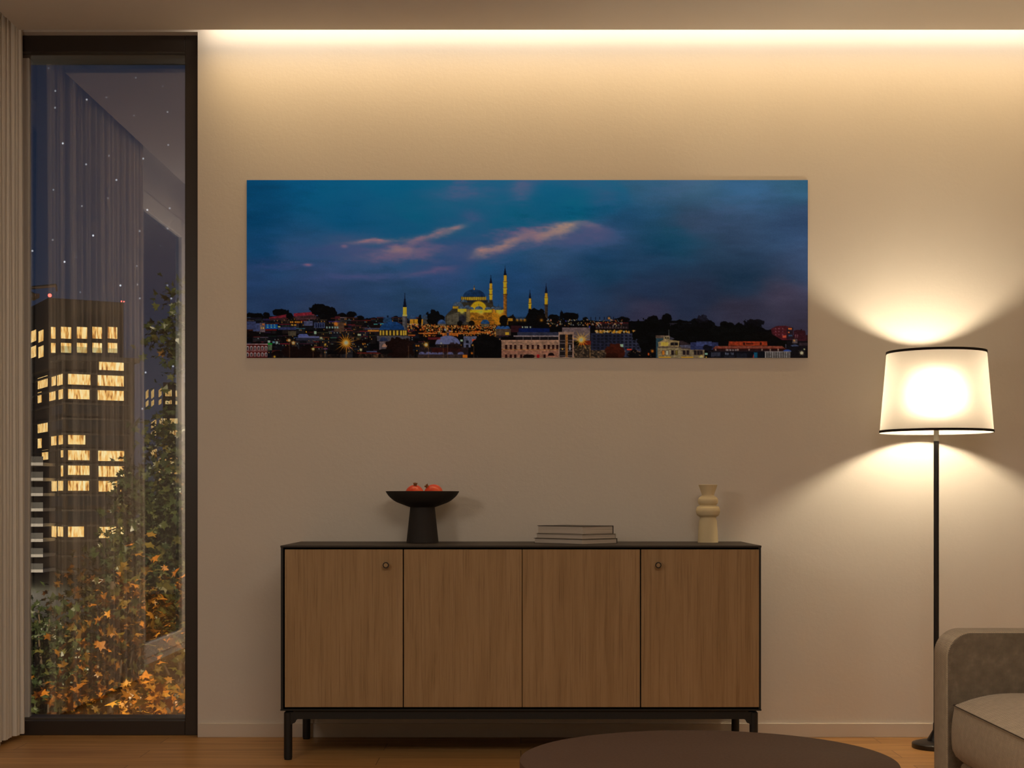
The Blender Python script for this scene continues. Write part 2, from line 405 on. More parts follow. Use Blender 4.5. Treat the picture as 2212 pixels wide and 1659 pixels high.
    def poly(pts, col, k=1.0, tex=None):
        xs, ys = [p[0] for p in pts], [p[1] for p in pts]
        s = sub(min(xs), min(ys), max(xs), max(ys))
        if not s: return
        a, b, c, d = s
        m = np.zeros((d - c, b - a))
        for i in range(SS):
            for j in range(SS):
                px, py = X[c:d, a:b] - 0.5 + (i + 0.5) / SS, Y[c:d, a:b] - 0.5 + (j + 0.5) / SS
                ins = np.zeros(px.shape, bool)
                for (x0, y0), (x1, y1) in zip(pts, pts[1:] + pts[:1]):
                    if y0 == y1: continue
                    cr = ((y0 > py) != (y1 > py)) & (px < (x1 - x0) * (py - y0) / (y1 - y0) + x0)
                    ins ^= cr
                m += ins
        m /= SS * SS
        if tex is not None: m = m * tex[c:d, a:b]
        blend(s, m * k, col)
    def line(x0, y0, x1, y1, w, col, k=1.0, fade=False):
        s = sub(min(x0, x1) - w, min(y0, y1) - w, max(x0, x1) + w, max(y0, y1) + w)
        if not s: return
        a, b, c, d = s
        L = max(1e-6, math.hypot(x1 - x0, y1 - y0))
        t = ((X[c:d, a:b] - x0) * (x1 - x0) + (Y[c:d, a:b] - y0) * (y1 - y0)) / L ** 2
        tc = np.clip(t, 0, 1)
        dd = np.hypot(X[c:d, a:b] - x0 - tc * (x1 - x0), Y[c:d, a:b] - y0 - tc * (y1 - y0))
        ww = w * (1 - 0.75 * tc) if fade else w
        m = np.clip(ww / 2 - dd + 0.5, 0, 1)
        if fade: m = m * (1 - tc) ** 0.8
        blend(s, m * k, col)
    def glow(x, y, r, col, k=1.0):
        s = sub(x - 3 * r, y - 3 * r, x + 3 * r, y + 3 * r)
        if not s: return
        a, b, c, d = s
        m = np.exp(-((X[c:d, a:b] - x) ** 2 + (Y[c:d, a:b] - y) ** 2) / (r * r))
        C[c:d, a:b] = C[c:d, a:b] + (np.maximum(np.array(col, float), C[c:d, a:b]) - C[c:d, a:b]) * (m * k)[..., None]
    edge = fbm(9, 9, 91, 3)
    def bush(x, y, rx, ry, col=(8, 8, 10), k=1.0, rag=0.9):
        s = sub(x - rx * 1.4, y - ry * 1.4, x + rx * 1.4, y + ry * 1.4)
        if not s: return
        a, b, c, d = s
        u, v = (X[c:d, a:b] - x) / rx, (Y[c:d, a:b] - y) / ry
        q = 1 - np.sqrt(u * u + v * v) + (edge[c:d, a:b] - 0.5) * rag
        blend(s, np.clip(q * min(rx, ry) * 0.9 + 0.5, 0, 1) * k, col)
        t = np.clip(q * min(rx, ry) * 0.9, 0, 1) * (fine2[c:d, a:b] > 0.56)
        blend(s, t * 0.35, tuple(v_ + 12 for v_ in col))

    # ---- the land: dark hillside crowded with houses
    ridge = [(533, 687), (560, 683), (590, 684), (640, 684), (720, 684), (760, 687), (800, 690), (840, 695), (900, 695), (1090, 694), (1140, 690), (1200, 690), (1290, 694), (1380, 694),
             (1400, 692), (1411, 686), (1423, 692), (1440, 686), (1452, 694), (1497, 698), (1520, 694), (1540, 702), (1557, 706), (1567, 699), (1579, 701), (1590, 704), (1600, 702), (1611, 708), (1645, 708), (1655, 714), (1690, 716), (1745, 735)]
    top = np.interp(X[0], [p[0] for p in ridge], [p[1] for p in ridge]) + (edge[200] - 0.5) * 5
    m = np.clip(Y - top[None] + 0.5, 0, 1)
    C = C + (np.array([10.0, 9.0, 12.0]) - C) * m[..., None]
    # trees on the skyline
    for t_ in [(540, 682, 9, 6), (560, 684, 12, 6), (605.5, 675, 18, 9), (575, 680, 8, 5), (695, 669, 24, 11), (708, 679, 20, 11), (740, 683, 12, 6), (758, 680, 11, 7), (778, 688, 8, 5), (806, 691, 10, 5), (855, 691, 10, 7),
               (937, 684, 14, 14), (950, 690, 11, 9), (907, 690, 4, 9), (864, 692, 8, 5), (1160, 682, 18, 15), (1152, 690, 16, 9), (1195, 686, 12, 6), (1213.5, 684, 3.5, 11), (1232, 684, 18, 8), (1265, 690, 6, 5), (1345, 691, 16, 6),
               (1411, 689, 12, 7), (1440, 687, 11, 9), (1470, 698, 26, 6), (1505, 696, 12, 8), (1530, 700, 14, 7), (1566, 702, 10, 9), (1578, 704, 8, 7), (1598, 706, 10, 7), (1628, 705, 18, 10), (1668, 718, 14, 6)]:
        bush(*t_)
    tw = (fbm(5, 5, 140, 3) > 0.53).astype(float)
    bush(1515, 690, 13, 9, (30, 24, 32), 0.55, 1.6); bush(1625, 700, 20, 9, (12, 10, 14), 0.8, 1.6)
    # random houses, back rows first
    pal = [(62, 60, 76), (48, 46, 60), (80, 70, 74), (40, 36, 44), (58, 44, 44), (92, 82, 84), (34, 32, 42), (70, 52, 46)]
    for row, (yb, hmin, hmax) in enumerate([(694, 3, 7), (700, 4, 9), (708, 5, 10), (716, 5, 11), (726, 6, 12), (738, 7, 14), (752, 8, 16), (768, 9, 18)]):
        x = 533 - R.rand() * 10
        while x < 1085:
            w_ = 7 + R.rand() * 20; h = hmin + R.rand() * (hmax - hmin)
            if R.rand() < 0.78 and not (905 < x < 1080 and row < 5) and not (row >= 5 and x > 880 and R.rand() < 0.5):
                col = pal[R.randint(len(pal))]; f = 0.45 + 0.45 * R.rand()
                c_ = tuple(v * f * 0.72 for v in col)
                y0 = yb - h
                rect(x, y0, x + w_, yb + 5, c_)
                rect(x - 0.6, y0 - 1.6, x + w_ + 0.6, y0, tuple(v * (0.7 + 0.7 * R.rand()) for v in (col if R.rand() < 0.6 else (96, 40, 36))))
                nx_ = int(w_ / 3.2)
                for i in range(nx_):
                    for j in range(max(1, int(h / 4.5))):
                        q = R.rand()
                        wc = (16, 14, 20) if q < 0.74 else ((235, 170, 70) if q < 0.86 else ((170, 180, 160) if q < 0.93 else (120, 100, 70)))
                        rect(x + 1.2 + i * 3.2, y0 + 1.4 + j * 4.4, x + 2.8 + i * 3.2, y0 + 3.6 + j * 4.4, wc, 0.8)
            x += w_ + R.rand() * 5 - 1
    for _ in range(26):
        bush(533 + R.rand() * 540, 698 + R.rand() * 72, 5 + R.rand() * 12, 3 + R.rand() * 6, (12 + R.rand() * 10, 8, 8), 0.85)
    # named landmarks on the left
    poly([(582, 686), (622, 679), (621, 686), (582, 689)], (122, 42, 52)); poly([(635, 677.5), (687.5, 673.3), (685.4, 680), (635, 684.5)], (128, 44, 54))
    poly([(583, 689), (621, 686), (621, 691), (583, 693)], (72, 44, 44)); poly([(637, 684.5), (684, 680), (683, 690), (640, 692)], (84, 54, 54))
    for i in range(9): rect(650 + i * 3.6, 684.2 - i * 0.2, 651.6 + i * 3.6, 687.5 - i * 0.2, (30, 18, 20), 0.8)
    bush(626, 684, 9, 7); bush(695, 671, 24, 11); bush(706, 680, 20, 10); poly([(724, 684), (735, 683), (735, 689), (724, 690)], (84, 34, 38))
    rect(547, 699, 572, 716, (74, 78, 104)); rect(533, 695, 553, 712, (66, 70, 96)); rect(562, 698, 573, 718, (110, 92, 92)); rect(567, 699.5, 571.5, 703, (200, 120, 60))
    for x in (564, 568.5): rect(x, 707, x + 2, 711, (230, 190, 90))
    rect(574, 701, 600, 711, (18, 92, 148)); rect(574, 711, 598, 715, (96, 24, 26))
    for x in (577, 585, 592): rect(x, 701.6, x + 3, 703.6, (140, 170, 150)); rect(x, 706, x + 3.6, 708.4, (150, 200, 170))
    rect(601, 705, 606, 709, (220, 220, 120))
    for x in (627, 631, 637, 641, 645, 650): rect(x, 694.5, x + 3, 698, (222, 150, 52)); 
    rect(631, 701, 633.5, 704, (235, 180, 70)); rect(636, 701, 640, 704, (235, 160, 60))
    rect(657, 694, 676, 704, (84, 84, 104)); rect(679, 697, 702, 709, (74, 78, 98))
    for i in range(4): rect(682 + i * 5, 699, 685 + i * 5, 708, (28, 34, 62))
    rect(703, 699, 722, 715, (30, 22, 22)); rect(722, 697, 744, 717, (92, 68, 52))
    for x in (705, 711, 717, 723, 728): rect(x, 706, x + 3.2, 709.6, (190, 215, 200))
    glow(726, 700, 4, (245, 150, 50)); glow(746, 701, 2.2, (230, 140, 50))
    rect(601, 707, 640, 713, (66, 72, 108), 0.8); rect(645, 727, 690, 730, (108, 108, 140)); rect(640, 730, 692, 736, (56, 54, 64)); poly([(647, 722), (664, 722), (668, 727), (643, 727)], (92, 96, 132))
    glow(694, 731, 2.6, (225, 225, 170)); rect(623, 716, 640, 726, (88, 76, 58)); rect(679, 716, 684, 722, (200, 220, 180)); rect(661, 716, 663, 719, (235, 180, 60))
    rect(773, 722, 780, 725.5, (210, 215, 170)); rect(808, 700, 816, 701.5, (120, 220, 210)); rect(822, 699.5, 830, 701, (90, 210, 200)); rect(795, 713.5, 821, 716.5, (235, 160, 60)); rect(788, 709, 822, 712.5, (80, 76, 90))
    # brick house with white arched windows, lower corner
    rect(533, 744, 578, 774, (92, 28, 24)); rect(533, 743, 579, 745, (150, 118, 112)); rect(533, 758, 579, 759.2, (150, 116, 108))
    for r_ in (748, 762):
        for i in range(6):
            x = 533.5 + i * 7.9
            ell(x + 2, r_ + 2.6, 2.7, 2.8, (190, 170, 160)); rect(x - 0.5, r_ + 2.6, x + 4.6, r_ + 8.6, (190, 170, 160)); rect(x + 0.8, r_ + 2, x + 3.3, r_ + 8.2, (34, 20, 24))
    rect(579, 742.4, 588.5, 744.4, (20, 205, 70)); rect(579, 745, 588, 757, (92, 100, 74)); rect(579, 736, 584, 740.5, (205, 220, 200)); rect(589, 738, 594, 741.5, (150, 190, 200)); rect(596, 738, 601, 743, (215, 225, 215))
    rect(588, 757, 605, 774, (78, 34, 30)); rect(591, 760, 594.5, 768, (22, 14, 16)); rect(598, 760, 601.5, 768, (22, 14, 16))
    st = fbm(4, 3, 201, 3)
    poly([(775, 765), (850, 765), (850, 774), (775, 774)], (120, 84, 56), 1.0, np.clip((st - 0.3) * 2, 0.2, 1)); rect(772, 762, 852, 764.4, (110, 40, 30)); rect(792, 759, 850, 761.4, (92, 92, 116))
    for x in (779, 786, 799, 818): ell(x + 1.5, 769, 2, 3, (22, 14, 14)); rect(x - 0.4, 769, x + 3.4, 774, (22, 14, 14))
    poly([(690, 766), (740, 766), (740, 774), (690, 774)], (92, 62, 44), 0.9, np.clip((st - 0.35) * 2, 0.1, 1)); bush(630, 762, 22, 13, (30, 12, 10)); bush(672, 764, 20, 12, (26, 10, 8)); bush(600, 766, 12, 8, (22, 10, 10))

    # ---- middle: the great mosque
    # terraces of lights below it
    for _ in range(760):
        x = 880 + R.rand() * 200; y = 701 + 25 * R.rand() ** 1.2
        y = round((y - 701) / 4.0) * 4.0 + 701 + R.randn() * 0.9
        if x < 915 and y > 714: continue
        q = R.rand(); glow(x, y, 0.8 + 0.5 * R.rand(), (250, 165, 62) if q < 0.6 else ((240, 110, 34) if q < 0.85 else (250, 225, 150)), 0.85)
    for y, a, b in ((721, 956, 1030), (724, 958, 990), (718, 1015, 1060), (720.5, 905, 946), (724.5, 882, 898)): 
        rect(a, y - 1.3, b, y + 1.3, (200, 60, 20), 0.5)
        for x in np.arange(a, b, 2.3): glow(x, y, 1.0, (255, 190, 80), 0.8)
    glow(882.5, 716, 1.6, (240, 50, 80)); glow(962, 712.5, 2.0, (235, 235, 240)); glow(972, 715.5, 1.6, (90, 90, 240)); glow(966, 712, 1.6, (240, 190, 90))
    # body
    body = [(962, 702), (962, 684), (968.6, 676.5), (977.7, 668), (978.4, 662.5), (984, 658), (993.8, 652.7), (998, 648.5), (1050.5, 648.5), (1065, 650), (1066, 661), (1085, 669.5), (1087.7, 676.5), (1097.5, 686), (1099, 702)]
    poly(body, (66, 58, 46))
    poly([(1014, 676), (1066, 676), (1088, 676), (1098, 686), (1098, 702), (1018, 700)], (146, 100, 30)); poly([(1063, 676), (1087, 676), (1090, 690), (1080, 702), (1063, 700)], (178, 124, 34))
    poly([(963, 686), (990, 676), (1010, 680), (1008, 702), (963, 702)], (74, 66, 54))
    for i in range(8): line(968 + i * 3.1, 682 - i * 0.9, 968 + i * 3.1, 701, 1.0, (150, 138, 112), 0.7)
    ell(999, 690, 8, 10, (64, 58, 58)); ell(999, 690, 6.5, 8.5, (50, 46, 50)); 
    for x, y, rx, ry in ((1021, 690, 6, 7), (1040, 689, 9, 9), (1059, 690, 6, 7)):
        ell(x, y, rx, ry, (176, 124, 42), 1, True); ell(x, y, rx - 1.4, ry - 1.4, (128, 86, 28), 1, True)
    for i in range(14): rect(1017 + i * 3.4, 677.5, 1018.6 + i * 3.4, 680, (120, 84, 24), 0.8)
    line(1013, 690, 1068, 693, 1.4, (92, 66, 30)); rect(1014, 693.5, 1068, 702, (166, 108, 30))
    for i in range(17): rect(1016 + i * 3.2, 694.5, 1017.5 + i * 3.2, 701, (120, 76, 26), 0.85)
    for x0, x1, y0, y1 in ((989, 1008, 667.5, 674), (1016, 1063, 669, 675.5), (1072, 1088, 669, 675.5)): rect(x0, y0, x1, y1, (252, 208, 56)); glow((x0 + x1) / 2, y1 - 1, 5, (255, 236, 110), 0.9)
    rect(1008, 668, 1016, 696, (120, 98, 60)); ell(1012, 668, 4.6, 3.6, (70, 76, 84), 1, True)
    poly([(1064, 668), (1071, 668), (1071, 676), (1064, 676)], (168, 120, 44))
    # drum, dome, tympanum, half domes
    rect(996, 641, 1051, 649, (66, 54, 32)); rect(998, 649, 1052, 654, (44, 44, 50))
    for i, x in enumerate(np.linspace(998.5, 1049.5, 14)):
        ww = 1.5 + 1.2 * math.sin(math.pi * (i + 0.5) / 14); rect(x - ww / 2, 641.6, x + ww / 2, 648.6, (250, 200, 62))
    ell(1024.8, 642, 23.5, 16.2, (26, 50, 78), 1, True, (40, 72, 102)); rect(1001, 641.2, 1048.6, 642.3, (24, 40, 60)); line(1024.8, 617.5, 1024.8, 627, 0.9, (150, 110, 50)); ell(1024.8, 624.5, 1.6, 2.2, (150, 110, 50))
    ell(1034, 671, 19.5, 21, (120, 92, 40), 1, True); ell(1034, 670, 17.2, 18.4, (246, 200, 48), 1, True); ell(1034, 671, 13, 8, (255, 224, 90), 0.7, True)
    for x in (1026, 1030, 1034, 1038, 1042): rect(x - 0.7, 657.5, x + 0.7, 661, (150, 110, 30), 0.8); rect(x + 1, 662.5, x + 2.4, 665, (160, 116, 30), 0.7)
    for x, y, rx, ry in ((990, 661.5, 11, 8.5), (998, 667.5, 8, 6), (1003, 653.5, 7, 6), (1010, 665, 5.5, 5.5), (1018.5, 669, 6, 5.5), (1035, 669, 9, 7), (1054.5, 669.5, 7, 6), (1060, 654, 6, 6), (1077.5, 670, 9, 7.5), (1066, 667, 5, 4)):
        ell(x, y, rx, ry, (66, 80, 96), 1, True, (96, 104, 112))
    rect(978, 662, 991, 667.4, (110, 84, 36))
    for x in (979.5, 982.5, 985.5, 988.5): rect(x, 662.4, x + 1.5, 667, (250, 196, 60))
    for x, y in ((991, 658), (1077.5, 662), (1035, 661.5)): line(x, y, x, y - 4, 0.8, (70, 78, 84))
    # minarets
    def minaret(x, y_tip, y_sp, y_lit, y_end, w_, low, bal, wl_=None):
        poly([(x, y_tip), (x + w_ * 0.40, y_sp), (x - w_ * 0.40, y_sp)], (22, 24, 44)); line(x, y_tip - 2, x, y_tip + 3, 0.7, (40, 40, 60))
        h = y_lit - y_sp
        rect(x - w_ * 0.36, y_sp, x + w_ * 0.36, y_sp + h * 0.35, (226, 178, 56)); rect(x - w_ * 0.42, y_sp + h * 0.3, x + w_ * 0.42, y_lit, (250, 206, 54))
        rect(x + w_ * 0.12, y_sp, x + w_ * 0.42, y_lit, (196, 142, 36), 0.55)
        rect(x - (wl_ or w_) * 0.43, y_lit, x + (wl_ or w_) * 0.43, y_end, low)
        rect(x + w_ * 0.1, y_lit, x + w_ * 0.43, y_end, tuple(v * 0.7 for v in low), 0.6)
        for b in bal: rect(x - w_ * 0.56, b - 1.2, x + w_ * 0.56, b + 0.8, (128, 88, 30)); rect(x - w_ * 0.5, b + 0.8, x + w_ * 0.5, b + 2.8, (255, 222, 80))
    minaret(1091.6, 577, 595.2, 636, 688, 8.2, (150, 100, 36), (609.5, 622.5)); rect(1087, 635.4, 1096.4, 638, (96, 66, 30))
    minaret(1060.8, 597, 612.7, 648.5, 656, 7.4, (66, 54, 44), (625.5, 637)); minaret(1145.3, 629, 645.3, 670, 676, 6.6, (70, 50, 34), (656,)); minaret(1180.3, 615, 633.8, 658.4, 690, 7.6, (74, 58, 46), (644,)); rect(1175.8, 657.6, 1184.8, 660, (86, 64, 40))
    bush(1160, 683, 19, 15); bush(1170, 690, 14, 8, (18, 10, 8)); bush(1088, 694, 9, 11, (14, 10, 8)); bush(1106, 692, 9, 9, (24, 14, 8), 0.9, 1.3); bush(994, 699, 6, 7, (14, 12, 10)); bush(1020, 699, 6, 5, (18, 13, 9))
    for x in (1118, 1126, 1134, 1170): glow(x, 692, 3.2, (224, 156, 44), 0.8)
    rect(1098, 688, 1108, 694, (206, 150, 44), 0.7)
    # left minaret and mosque
    rect(870, 682, 880, 728, (96, 90, 88)); rect(876, 682, 880, 728, (62, 56, 58), 0.7); poly([(875, 638), (878.8, 664), (871.2, 664)], (20, 22, 40)); line(875, 634, 875, 641, 0.7, (40, 44, 64)); rect(871, 664, 879, 683, (250, 218, 82)); rect(876, 664, 879, 683, (214, 170, 50), 0.6); rect(870, 680, 880, 683.4, (255, 236, 140))
    ell(838, 696, 10, 10, (34, 62, 88), 1, True, (60, 88, 112)); rect(836.8, 682, 839.4, 687, (26, 34, 50)); rect(829, 696, 848, 700, (60, 66, 76))
    ell(891.5, 690.5, 8.5, 9, (44, 66, 92), 1, True, (80, 98, 118)); rect(886, 690, 903, 700, (186, 138, 44)); rect(893, 691, 896, 699, (120, 84, 30)); ell(918, 690, 6, 9, (60, 72, 86), 1, True); rect(911, 690, 914, 701, (186, 136, 40)); rect(914, 690, 924, 701, (76, 70, 64))
    bush(937, 685, 15, 15); bush(951, 690, 10, 10); bush(907, 692, 3.6, 10)
    ell(847.3, 714, 27, 19, (24, 56, 92), 1, True, (44, 84, 122)); rect(819, 713, 882, 726, (52, 42, 30))
    for x in (822.5, 828.6, 836, 843.5, 851.5, 859, 867, 872.5, 877): rect(x - 1.7, 714.6, x + 1.7, 724.5, (246, 206, 84)); rect(x + 0.5, 714.6, x + 1.7, 724.5, (180, 130, 44), 0.7)
    rect(815, 726, 886, 737, (86, 80, 82)); ell(829, 737, 9, 8, (52, 60, 84), 1, True); rect(820, 738, 842, 758, (104, 90, 88)); ell(832, 750, 6.5, 7, (168, 128, 104), 1, True)
    bush(866, 752, 30, 24, (32, 13, 10), 1.0, 0.7); bush(830, 760, 16, 5, (16, 12, 12))
    ell(954.5, 700.5, 9, 9.5, (56, 78, 110), 1, True, (86, 104, 134)); rect(946, 700, 963, 704, (110, 96, 80)); ell(1048.5, 700.5, 9.5, 9.5, (34, 70, 104), 1, True, (60, 96, 126)); rect(1040, 700.5, 1057, 706, (110, 92, 66))
    for x in (1078, 1087, 1096): ell(x, 711, 6, 6.5, (50, 84, 122), 1, True)
    rect(1072, 711, 1104, 725, (88, 70, 56)); rect(1092, 718, 1100, 724, (238, 190, 70)); rect(1104, 704, 1128, 718, (58, 26, 30))
    # bath dome and small domes
    ell(967.9, 744.5, 27, 19, (104, 104, 130), 1, True, (134, 132, 156)); rect(965.5, 719, 970.5, 726, (60, 60, 76)); rect(942, 744, 994, 748, (44, 34, 34))
    for a in (-0.62, -0.3, 0, 0.3, 0.62): line(967.9 + 24 * a, 744, 967.9 + 8 * a, 727, 0.7, (84, 84, 108), 0.6)
    rect(905, 750, 1012, 774, (48, 34, 34)); rect(925, 729, 952, 734, (120, 44, 44), 0.8); rect(1002, 727, 1030, 751, (96, 94, 108)); rect(1007, 736, 1013, 742, (26, 24, 34)); rect(1007, 745, 1013, 751, (26, 24, 34)); rect(995, 734, 1000, 738, (190, 205, 170)); rect(1020, 733, 1032, 738, (210, 96, 50))
    for x in (912, 926, 939, 953, 973, 996): ell(x, 766, 7, 5.5, (96, 92, 116), 1, True)
    rect(903, 766, 1008, 774, (66, 50, 46)); rect(1000, 767, 1010, 774, (216, 130, 40)); poly([(930, 752), (990, 752), (1000, 760), (935, 762)], (64, 26, 22))
    bush(1052, 748, 32, 27, (10, 8, 9), 1.0, 0.6); bush(980, 752, 14, 9, (40, 20, 18), 0.7, 1.2); rect(533, 772.6, 1083, 774, (14, 10, 12), 0.5)
    for x, y0 in ((626, 741), (677, 757), (703, 747), (748, 745), (748.5, 752), (883, 748), (926, 748), (958, 744), (967.6, 746), (1024, 748), (780, 758)): line(x, y0, x, 774, 1.0, (130, 92, 56), 0.8)

    # ---- the long pale building and the right bank
    rect(1083, 728, 1100, 774, (12, 9, 10)); rect(1120.7, 709.5, 1187.6, 718, (16, 34, 78)); rect(1118, 718, 1207, 725, (58, 58, 72)); rect(1110, 725, 1207, 728, (128, 112, 108)); rect(1114, 728, 1207, 736, (34, 28, 30))
    for x in (1130, 1148, 1166, 1184): rect(x, 728, x + 1.2, 736, (104, 88, 82))
    rect(1083.8, 736, 1207.5, 774, (146, 113, 90)); rect(1083, 735, 1208, 737.4, (164, 128, 104)); rect(1084, 755, 1207.5, 757, (150, 100, 60))
    for y in (759, 762.5, 766, 769.5): rect(1084, y, 1207.5, y + 1.3, (140, 74, 56), 0.8)
    for x in (1091.5, 1101.5, 1111, 1124, 1138, 1148.7, 1160.4, 1174.5, 1183.4, 1193, 1202): rect(x, 745, x + 4.8, 754.6, (52, 22, 20)); rect(x - 0.4, 744, x + 5.2, 745, (190, 150, 122), 0.7)
    for x in (1091.5, 1101.5, 1111, 1124, 1138, 1174.5): rect(x, 766, x + 4.8, 773.4, (56, 24, 22))
    ell(1191, 769, 7, 6.6, (34, 16, 16), 1, True); rect(1160, 766, 1166, 773.4, (150, 34, 36)); bush(1142, 770, 12, 4, (36, 22, 18))
    rect(1215, 708, 1275, 736, (112, 94, 90)); rect(1206.8, 717.5, 1240, 774, (150, 120, 100)); rect(1209.5, 723, 1221.5, 772, (36, 28, 28)); rect(1227, 723, 1237, 772, (40, 30, 28)); rect(1222, 723, 1226.6, 772, (142, 96, 48))
    for y in (735, 741, 752, 758, 768): rect(1209.5, y, 1221.5, y + 2.2, (92, 78, 72)); rect(1227, y, 1237, y + 2.2, (92, 78, 72))
    rect(1230.5, 746, 1232.5, 757, (190, 190, 200)); rect(1214, 753, 1217, 756, (230, 180, 90))
    tx_ = np.clip((st - 0.22) * 1.9, 0.35, 1)
    poly([(1240, 746), (1312, 746), (1313.6, 774), (1240, 774)], (128, 100, 72), 1.0, tx_); poly([(1255, 736), (1290, 737), (1312, 745), (1250, 746)], (116, 42, 26)); rect(1274, 745, 1276, 774, (150, 110, 60), 0.6)
    rect(1276.7, 720, 1387.4, 757, (44, 44, 58)); rect(1345, 721, 1386, 772, (58, 58, 72))
    for i in range(12):
        for j in range(5): rect(1282 + i * 8.6, 724 + j * 6.6, 1287 + i * 8.6, 728 + j * 6.6, (24, 24, 34), 0.9)
    rect(1286.7, 697.6, 1358, 711, (46, 30, 32)); rect(1286.7, 697, 1358, 699, (84, 30, 32)); rect(1288, 703, 1356, 707, (26, 20, 24))
    for i in range(12): rect(1288 + i * 5.8, 706, 1291 + i * 5.8, 710, (96, 78, 72), 0.8)
    for _ in range(120): glow(1286 + R.rand() * 101, 714.5 + R.rand() * 5, 0.9 + R.rand() * 0.9, (248, 180, 62) if R.rand() < 0.8 else (225, 225, 200), 0.8)
    for _ in range(130): glow(1180 + R.rand() * 165, 691 + R.rand() * 14, 0.7 + R.rand() * 0.7, ((240, 150, 60), (235, 200, 120), (225, 225, 210), (235, 110, 40))[R.randint(4)], 0.75)
    for x in (1276, 1286, 1295, 1305, 1325): rect(x, 685, x + 1.2, 692, (16, 12, 14))
    glow(1316, 688, 2.4, (235, 160, 60)); glow(1274, 706.5, 1.4, (90, 80, 240)); glow(1223, 694, 1.2, (70, 90, 240))
    rect(1127, 705, 1150, 709, (30, 30, 40)); [rect(x, 705.5, x + 2.6, 709, (190, 190, 160), 0.8) for x in (1128, 1134, 1138, 1145)]
    rect(1332, 744, 1347, 750, (170, 190, 160)); rect(1355, 754, 1365, 757, (200, 80, 50)); bush(1330, 762, 22, 18, (70, 28, 16), 1.0, 0.7); bush(1322, 770, 14, 8, (50, 20, 12)); bush(1372, 766, 20, 9, (12, 10, 12))
    for _ in range(22): glow(1350 + R.rand() * 60, 755 + R.rand() * 16, 0.8, (220, 160, 90), 0.6)
    m = (X > 1388) & (Y > 690); C[m & (Y > 724)] *= 1.0
    bush(1400, 722, 34, 30, (9, 9, 9)); bush(1470, 718, 60, 20, (9, 9, 10)); bush(1580, 722, 70, 18, (10, 10, 10)); bush(1650, 730, 40, 14, (12, 10, 9)); bush(1393, 745, 10, 30, (8, 8, 9))
    rect(1446, 698.5, 1494, 700, (52, 46, 52)); rect(1448, 700, 1458, 708, (44, 38, 44)); bush(1475, 706, 24, 7)
    poly([(1666, 711), (1677.7, 705), (1696, 704), (1713.7, 708.7), (1713.7, 735), (1690, 735), (1668, 722)], (84, 32, 38)); rect(1700, 708, 1713.7, 734, (44, 30, 38)); rect(1703, 709, 1711, 712.5, (224, 128, 66))
    for x in (1675, 1682, 1690): [rect(x, y, x + 2.6, y + 3, (128, 84, 88), 0.7) for y in (709, 715, 722)]
    rect(1703, 717, 1706, 720, (214, 120, 60)); rect(1691, 725, 1699, 730, (176, 86, 60)); rect(1704, 724, 1712, 727, (60, 80, 100)); poly([(1715, 715), (1722, 713), (1740, 715), (1741, 737), (1715, 737)], (62, 26, 32)); rect(1730, 711, 1732.6, 716, (40, 18, 22)); rect(1741, 724, 1745, 737, (52, 24, 28))
    for x in (1718, 1722): rect(x, 723, x + 2.4, 730, (120, 76, 80), 0.8)
    rect(1700, 737, 1745, 774, (22, 18, 22)); rect(1712, 733, 1723, 742, (92, 78, 76)); glow(1716, 736, 2, (230, 170, 90)); rect(1727, 741, 1745, 747, (60, 46, 48)); poly([(1708, 747), (1718, 744), (1727, 748), (1712, 749)], (66, 72, 92)); bush(1690, 744, 12, 9, (12, 11, 9)); glow(1738, 755, 1.6, (220, 215, 150)); rect(1697, 744, 1699, 757, (70, 66, 74))
    # villa
    rect(1417.6, 730, 1433, 774, (56, 78, 84)); rect(1417, 725, 1447, 731, (104, 84, 70)); rect(1433, 727, 1447, 736, (140, 122, 92)); rect(1437, 729, 1440, 732, (36, 28, 28)); rect(1442, 729, 1445, 732, (36, 28, 28)); poly([(1447, 727), (1458, 732), (1447, 737)], (70, 66, 74)); line(1445.2, 713, 1445.2, 727, 1.0, (120, 110, 100))
    poly([(1422, 740), (1436, 733.5), (1468, 737), (1467, 749), (1423, 749)], (152, 130, 92)); rect(1428.5, 739.5, 1444, 747.4, (226, 196, 96)); rect(1433.5, 739.5, 1434.5, 747.4, (150, 120, 60)); rect(1438.6, 739.5, 1439.6, 747.4, (150, 120, 60)); rect(1449, 740.4, 1465, 747, (34, 28, 30)); rect(1456.4, 740.4, 1457.6, 747, (120, 100, 76))
    poly([(1468, 737), (1475, 736.5), (1493, 745), (1470, 746)], (64, 48, 48)); poly([(1468, 746), (1500, 745), (1524, 754), (1470, 752)], (92, 88, 100)); rect(1421, 749, 1471, 774, (136, 120, 90)); poly([(1471, 751), (1522, 756), (1522, 774), (1471, 774)], (126, 110, 84)); rect(1421, 749, 1472, 751.5, (96, 78, 66)); poly([(1471, 751), (1524, 754), (1524, 757), (1471, 754)], (84, 70, 66))
    for x, c_ in ((1431, (228, 150, 60)), (1439.4, (240, 232, 190)), (1451, (46, 34, 34)), (1459.4, (120, 104, 50)), (1476, (44, 34, 36)), (1484, (44, 34, 36)), (1500, (44, 36, 38)), (1507, (44, 36, 38)), (1513, (44, 36, 38))): rect(x - 1, 757, x + 5.6, 767.4, (84, 62, 54)); rect(x, 758, x + 4.6, 767, c_)
    for a, b in ((1424, 1450), (1472, 1498)): rect(a, 771, b, 774, (226, 176, 66))
    rect(1492, 740, 1552, 756, (52, 56, 84)); rect(1505, 738, 1538, 748, (74, 78, 110), 0.8); rect(1523, 763, 1529, 767, (190, 225, 200)); bush(1528, 752, 10, 6, (22, 20, 30))
